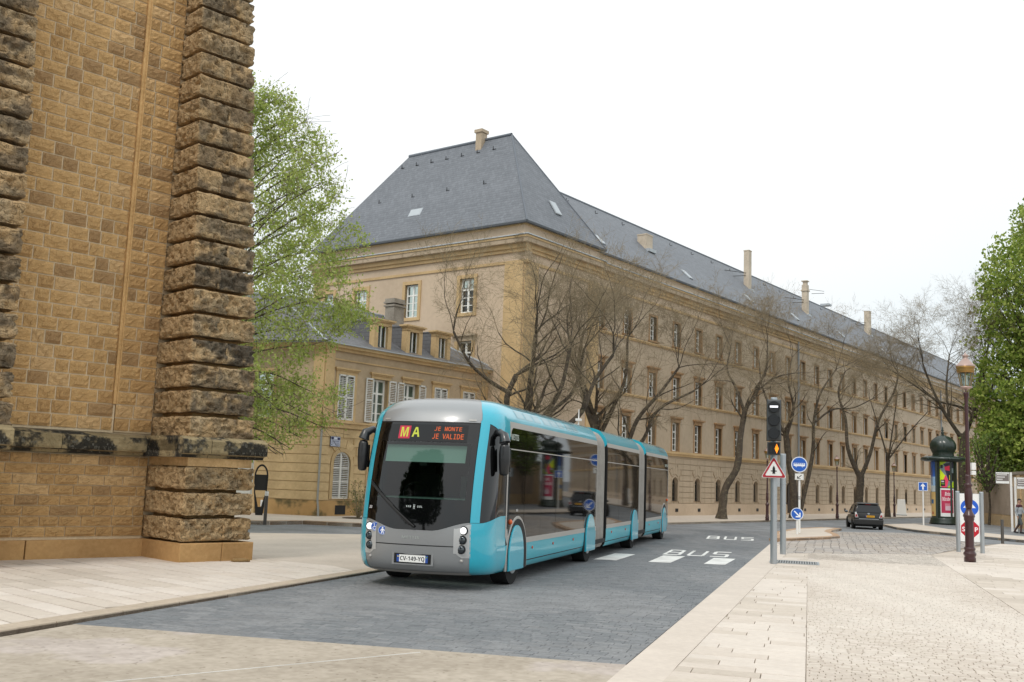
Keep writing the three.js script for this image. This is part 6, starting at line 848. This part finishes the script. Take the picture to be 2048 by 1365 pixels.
// ---------- road markings ----------
function marking(name, label, pts) { const m = mesh(name, poly(pts, 0.0345, 0.0305), M.paint, scene); return tag(m, label, 'road marking'); }
[[2.2, -25.53, 2.75, -25.48, 3.51, -27.84, 2.98, -27.94], [3.53, -25.39, 4.05, -25.32, 4.84, -27.78, 4.27, -27.86], [4.89, -25.4, 5.39, -25.33, 6.14, -27.54, 5.58, -27.62]].forEach((a, i) => marking('lane_dash', ['white painted bar on the road beside the middle wheel of the bus', 'white painted bar below the letter B of the road lettering', 'white painted bar nearest the pavement with the traffic light'][i], [[a[0], a[1]], [a[2], a[3]], [a[4], a[5]], [a[6], a[7]]]));
{ const st = (w, x) => x; const glyph = { // strokes in a unit cell 0..1 x 0..1 (y away from the driver's foot)
    B: [rect(0, 0, 0.18, 1), rect(0.18, 0, 0.84, 0.11), rect(0.18, 0.45, 0.84, 0.55), rect(0.18, 0.89, 0.84, 1), rect(0.8, 0.07, 1, 0.48), rect(0.78, 0.52, 0.96, 0.93)], U: [rect(0, 0.08, 0.18, 1), rect(0.82, 0.08, 1, 1), rect(0.08, 0, 0.92, 0.11)], S: [rect(0, 0, 0.92, 0.11), rect(0.8, 0.07, 1, 0.5), rect(0.08, 0.45, 0.92, 0.55), rect(0, 0.5, 0.2, 0.93), rect(0.08, 0.89, 1, 1)] };
  const word = (o, ux, uz, vx, vz, label) => { const ge = []; ['B', 'U', 'S'].forEach((c, i) => glyph[c].forEach((r, j) => ge.push(poly(r.map(([a, b]) => { const u = (i * 1.35 + a) / 3.7, p = [o[0] + ux * u + vx * b, o[1] + uz * u + vz * b]; return p; }), 0.0345 + j * 0.0006, 0.0305)))); tag(mesh('road_lettering', ge, M.paint, scene), label, 'road marking'); };
  word([4.3, -28.24], 1.72, 0.23, 0.6, -2.2, 'white BUS lettering on the road just beyond the painted bars'); word([7.29, -37.54], 1.7, 0.15, 0.55, -2.3, 'white BUS lettering on the road further along towards the barracks'); }
// ---------- car ----------
{
  const T = thing('black_car', 'black people carrier seen from behind turning out of the side street', 'car', [18.85, 0.0, -53.6], -12 * Math.PI / 180);
  const S = 0.85; T.scale.setScalar(S);
  // local -z forward, rear at z = 0; loft of cross-sections
  const paint = phys({ color: 0x060607, roughness: 0.4, clearcoat: 0.45, clearcoatRoughness: 0.08 }), dark = std({ color: 0x101112, roughness: 0.7 }), gl = phys({ color: 0x1a1e22, roughness: 0.04, ior: 1.55 });
  const sec = [[0.02, 0.30, 0.98, 0.62, 0.80], [-0.06, 0.26, 1.0, 0.84, 0.84], [-0.5, 0.24, 0.98, 0.88, 0.87], [-1.2, 0.22, 0.96, 0.885, 0.885], [-2.6, 0.22, 0.95, 0.885, 0.885], [-3.5, 0.24, 0.90, 0.87, 0.86], [-4.1, 0.28, 0.78, 0.80, 0.78], [-4.32, 0.34, 0.62, 0.66, 0.62]]; // z, y0, y1, half low, half high
  const loft = (rows, n = 20) => { const P = [], I = []; rows.forEach(r => r.forEach(p => P.push(...p))); const m = rows[0].length; for (let i = 0; i + 1 < rows.length; i++) for (let k = 0; k < m; k++) { const a = i * m + k, b = i * m + (k + 1) % m; I.push(a, a + m, b, b, a + m, b + m); } for (const [o, f] of [[0, 1], [(rows.length - 1) * m, 0]]) for (let k = 1; k + 1 < m; k++) f ? I.push(o, o + k, o + k + 1) : I.push(o, o + k + 1, o + k); const g = new THREE.BufferGeometry(); g.setAttribute('position', new THREE.Float32BufferAttribute(P, 3)); g.setIndex(I); const q = g.toNonIndexed(); q.computeVertexNormals(); return g; };
  const ring = (z, y0, y1, w0, w1, e = 5) => { const r = []; for (let k = 0; k < 28; k++) { const a = k / 28 * 2 * Math.PI, c = Math.cos(a), s = Math.sin(a), f = Math.pow(Math.pow(Math.abs(c), e) + Math.pow(Math.abs(s), e), -1 / e), y = (y0 + y1) / 2 + (y1 - y0) / 2 * s * f, w = lerp(w0, w1, (y - y0) / (y1 - y0)); r.push([w * c * f, y, z]); } return r; };
  const bodyG = loft(sec.map(s => ring(...s))); bodyG.computeVertexNormals(); mesh('body', bodyG, paint, T);
  const cab = [[-0.10, 0.93, 1.02, 0.80, 0.78], [-0.16, 0.93, 1.35, 0.82, 0.68], [-0.26, 0.93, 1.54, 0.83, 0.64], [-0.7, 0.93, 1.60, 0.84, 0.65], [-1.7, 0.93, 1.62, 0.85, 0.66], [-2.6, 0.92, 1.50, 0.85, 0.66], [-3.3, 0.9, 1.06, 0.84, 0.74]]; const cg = loft(cab.map(s => ring(s[0], s[1], s[2], s[3], s[4], 7))); cg.computeVertexNormals(); const cm = mesh('cabin', cg, paint, T);
  const quad = (name, p, m, par, t = 0.01) => { const g = new THREE.BufferGeometry(); const o = p.map(a => V3(...a)); const n = o[1].clone().sub(o[0]).cross(o[3].clone().sub(o[0])).normalize().multiplyScalar(t), P = []; const f = (a, b, c, d) => { for (const q of [a, b, c, a, c, d]) P.push(q.x, q.y, q.z); }; const u = o.map(q => q.clone().add(n)); f(u[0], u[1], u[2], u[3]); f(o[3], o[2], o[1], o[0]); for (let k = 0; k < 4; k++) f(o[k], o[(k + 1) % 4], u[(k + 1) % 4], u[k]); g.setAttribute('position', new THREE.Float32BufferAttribute(P, 3)); g.computeVertexNormals(); return mesh(name, g, m, par); };
  quad('rear_window', [[-0.70, 1.04, -0.085], [0.70, 1.04, -0.085], [0.58, 1.46, -0.20], [-0.58, 1.46, -0.20]], gl, cm, 0.02);
  for (const s of [-1, 1]) { quad('side_window', [[s * 0.842, 1.0, -0.5], [s * 0.842, 1.0, -2.6], [s * 0.69, 1.44, -2.2], [s * 0.69, 1.46, -0.6]].map(a => a)[s > 0 ? 'slice' : 'reverse'](), gl, cm, 0.025);
    const tl = mesh('tail_light', extr([[0.60, 0.72], [0.80, 0.72], [0.80, 1.02], [0.72, 1.06], [0.66, 0.9]].map(([x, y]) => [x * s, y])[s > 0 ? 'slice' : 'reverse'](), 0.1, [], 0.015).translate(0, 0, 0.075), phys({ color: 0xd8d8d8, roughness: 0.15, clearcoat: 1 }), T); mesh('red_lens', extr([[0.64, 0.76], [0.78, 0.76], [0.77, 0.9], [0.69, 0.92]].map(([x, y]) => [x * s, y])[s > 0 ? 'slice' : 'reverse'](), 0.02).translate(0, 0, 0.085), phys({ color: 0xa01018, roughness: 0.15, clearcoat: 1 }), tl);
    const mi = mesh('mirror', new THREE.SphereGeometry(0.12, 14, 10).scale(0.9, 0.7, 0.6).translate(s * 1.0, 1.02, -2.75), paint, T); mesh('mirror_glass', bx(0.15, 0.1, 0.01, s * 1.0, 1.02, -2.68), phys({ color: 0xc8d0d4, metalness: 1, roughness: 0.05 }), mi);
    for (const z of [-0.78, -3.45]) { const w = mesh('wheel', lathe([[0.18, -0.1], [0.29, -0.105], [0.32, -0.08], [0.32, 0.08], [0.29, 0.105], [0.18, 0.1]], 28).rotateZ(Math.PI / 2).translate(s * 0.80, 0.32, z), M.rubber, T); mesh('rim', cyl(0.2, 0.2, 0.16, 0, 0, 0, 20).rotateZ(Math.PI / 2).translate(s * 0.81, 0.32, z), M.steel, w); mesh('wheel_arch', new THREE.CylinderGeometry(0.37, 0.37, 0.06, 24).rotateZ(Math.PI / 2).translate(s * 0.862, 0.33, z), dark, T); }
  }
  mesh('bumper', extr([[-0.84, 0.3], [0.84, 0.3], [0.86, 0.62], [-0.86, 0.62]], 0.14, [], 0.04).translate(0, 0, 0.12), paint, T); mesh('chrome_strip', bx(1.15, 0.03, 0.02, 0, 0.645, 0.085), M.steel, T); mesh('underbody', bx(1.4, 0.12, 3.9, 0, 0.24, -2.1), dark, T);
  mesh('badge', cyl(0.06, 0.06, 0.02, 0, 0, 0, 16).rotateX(Math.PI / 2).scale(1.2, 0.8, 1).translate(0, 0.965, 0.055), M.steel, T);
  const pl = mesh('number_plate', bx(0.52, 0.11, 0.02, 0.08, 0.80, 0.075), std({ color: 0xe0a81c, roughness: 0.5 }), T); mesh('plate_strip', bx(0.05, 0.1, 0.004, -0.155, 0.80, 0.087), std({ color: 0x2850a0 }), pl); mesh('plate_marks', [0, 1, 2, 3, 4, 5].map(k => bx(0.035, 0.06, 0.004, -0.08 + k * 0.066, 0.80, 0.087)), std({ color: 0x8a5a10 }), pl);
  quad('spoiler', [[-0.62, 1.53, -0.12], [0.62, 1.53, -0.12], [0.62, 1.6, -0.42], [-0.62, 1.6, -0.42]], paint, cm, 0.03); mesh('brake_light', bx(0.3, 0.02, 0.02, 0, 1.51, -0.135), std({ color: 0x8a1018 }), cm);
}
// ---------- person ----------
{
  const T = thing('person', 'person in a grey baseball-style top with dark shoulders walking along the garden wall', 'person', [26.2, 0.12, -52.6], faceCam(26.2, -52.6) + 1.1);
  const J = (a, b, ra, rb) => ({ a: V3(...a), b: V3(...b), ra, rb });
  const bones = [J([0, 1.0, 0], [0, 1.22, 0], 0.145, 0.14), J([0, 1.22, 0], [0, 1.38, 0], 0.15, 0.12), J([-0.13, 1.40, 0], [0.13, 1.40, 0], 0.085, 0.085), J([0, 1.42, 0], [0, 1.54, 0.02], 0.055, 0.055), J([0, 1.60, 0.03], [0, 1.68, 0.02], 0.085, 0.095), J([0, 1.60, 0.10], [0, 1.59, 0.118], 0.016, 0.012),
    J([-0.08, 0.95, 0], [-0.09, 0.52, 0.14], 0.095, 0.062), J([-0.09, 0.52, 0.14], [-0.09, 0.09, 0.10], 0.06, 0.042), J([-0.09, 0.06, 0.07], [-0.09, 0.05, 0.26], 0.045, 0.038), J([0.08, 0.95, 0], [0.09, 0.50, -0.06], 0.095, 0.062), J([0.09, 0.50, -0.06], [0.09, 0.12, -0.30], 0.06, 0.042), J([0.09, 0.07, -0.33], [0.09, 0.05, -0.14], 0.045, 0.038),
    J([-0.19, 1.39, 0], [-0.25, 1.12, -0.06], 0.06, 0.046), J([-0.25, 1.12, -0.06], [-0.27, 0.88, 0.04], 0.045, 0.034), J([-0.27, 0.86, 0.05], [-0.275, 0.76, 0.08], 0.036, 0.018), J([0.19, 1.39, 0], [0.24, 1.12, 0.08], 0.06, 0.046), J([0.24, 1.12, 0.08], [0.24, 0.90, 0.22], 0.045, 0.034), J([0.24, 0.88, 0.23], [0.24, 0.79, 0.28], 0.036, 0.018)];
  const N = 84, mc = new MarchingCubes(N, std({}), false, false, 120000), half = 0.92, pt = V3(), ab = V3(), ap = V3();
  const dist = p => { let d = 9; for (const b of bones) { ab.subVectors(b.b, b.a); ap.subVectors(p, b.a); const t = clamp(ap.dot(ab) / ab.lengthSq(), 0, 1), e = ap.addScaledVector(ab, -t).length() - lerp(b.ra, b.rb, t), k = 0.03, h = clamp(0.5 + 0.5 * (d - e) / k, 0, 1); d = lerp(d, e, h) - k * h * (1 - h); } return d; };
  mc.isolation = 0; for (let k = 0; k < N; k++) for (let j = 0; j < N; j++) for (let i = 0; i < N; i++) { pt.set((i - N / 2) / (N / 2) * half, (j - N / 2) / (N / 2) * half + 0.9, (k - N / 2) / (N / 2) * half); mc.field[i + j * N + k * N * N] = Math.abs(pt.x) < 0.45 && Math.abs(pt.z) < 0.5 ? -dist(pt) : -1; }
  mc.update(); const cnt = mc.count ?? mc.geometry.drawRange.count, P = new Float32Array(mc.positionArray.slice(0, cnt * 3)), C = new Float32Array(cnt * 3);
  for (let i = 0; i < cnt; i++) { const x = P[i * 3] *= half, y = P[i * 3 + 1] = P[i * 3 + 1] * half + 0.9, z = P[i * 3 + 2] *= half; let c = [0.34, 0.37, 0.40]; if (y < 0.10) c = [0.02, 0.02, 0.022]; else if (y < 0.98 && Math.abs(x) < 0.2) c = y < 0.45 ? [0.10, 0.06, 0.05] : [0.09, 0.105, 0.11]; else if (y < 0.88) c = [0.42, 0.24, 0.17]; else if (y > 1.33 && y < 1.47) c = [0.09, 0.03, 0.035]; else if (y >= 1.47) c = y > 1.67 || (z < -0.02 && y > 1.56) ? [0.015, 0.012, 0.01] : [0.45, 0.27, 0.2]; C.set(c, i * 3); }
  const g = new THREE.BufferGeometry(); g.setAttribute('position', new THREE.BufferAttribute(P, 3)); g.setAttribute('color', new THREE.BufferAttribute(C, 3)); g.setAttribute('normal', new THREE.BufferAttribute(new Float32Array(mc.normalArray.slice(0, cnt * 3)), 3)); g.computeVertexNormals();
  const m = new THREE.Mesh(g, std({ vertexColors: true, roughness: 0.9 })); m.name = 'body'; m.castShadow = m.receiveShadow = true; T.add(m);
  mesh('glasses', [bx(0.16, 0.03, 0.015, 0, 1.635, 0.125)], M.black, T);
}
renderer.render(scene, camera);
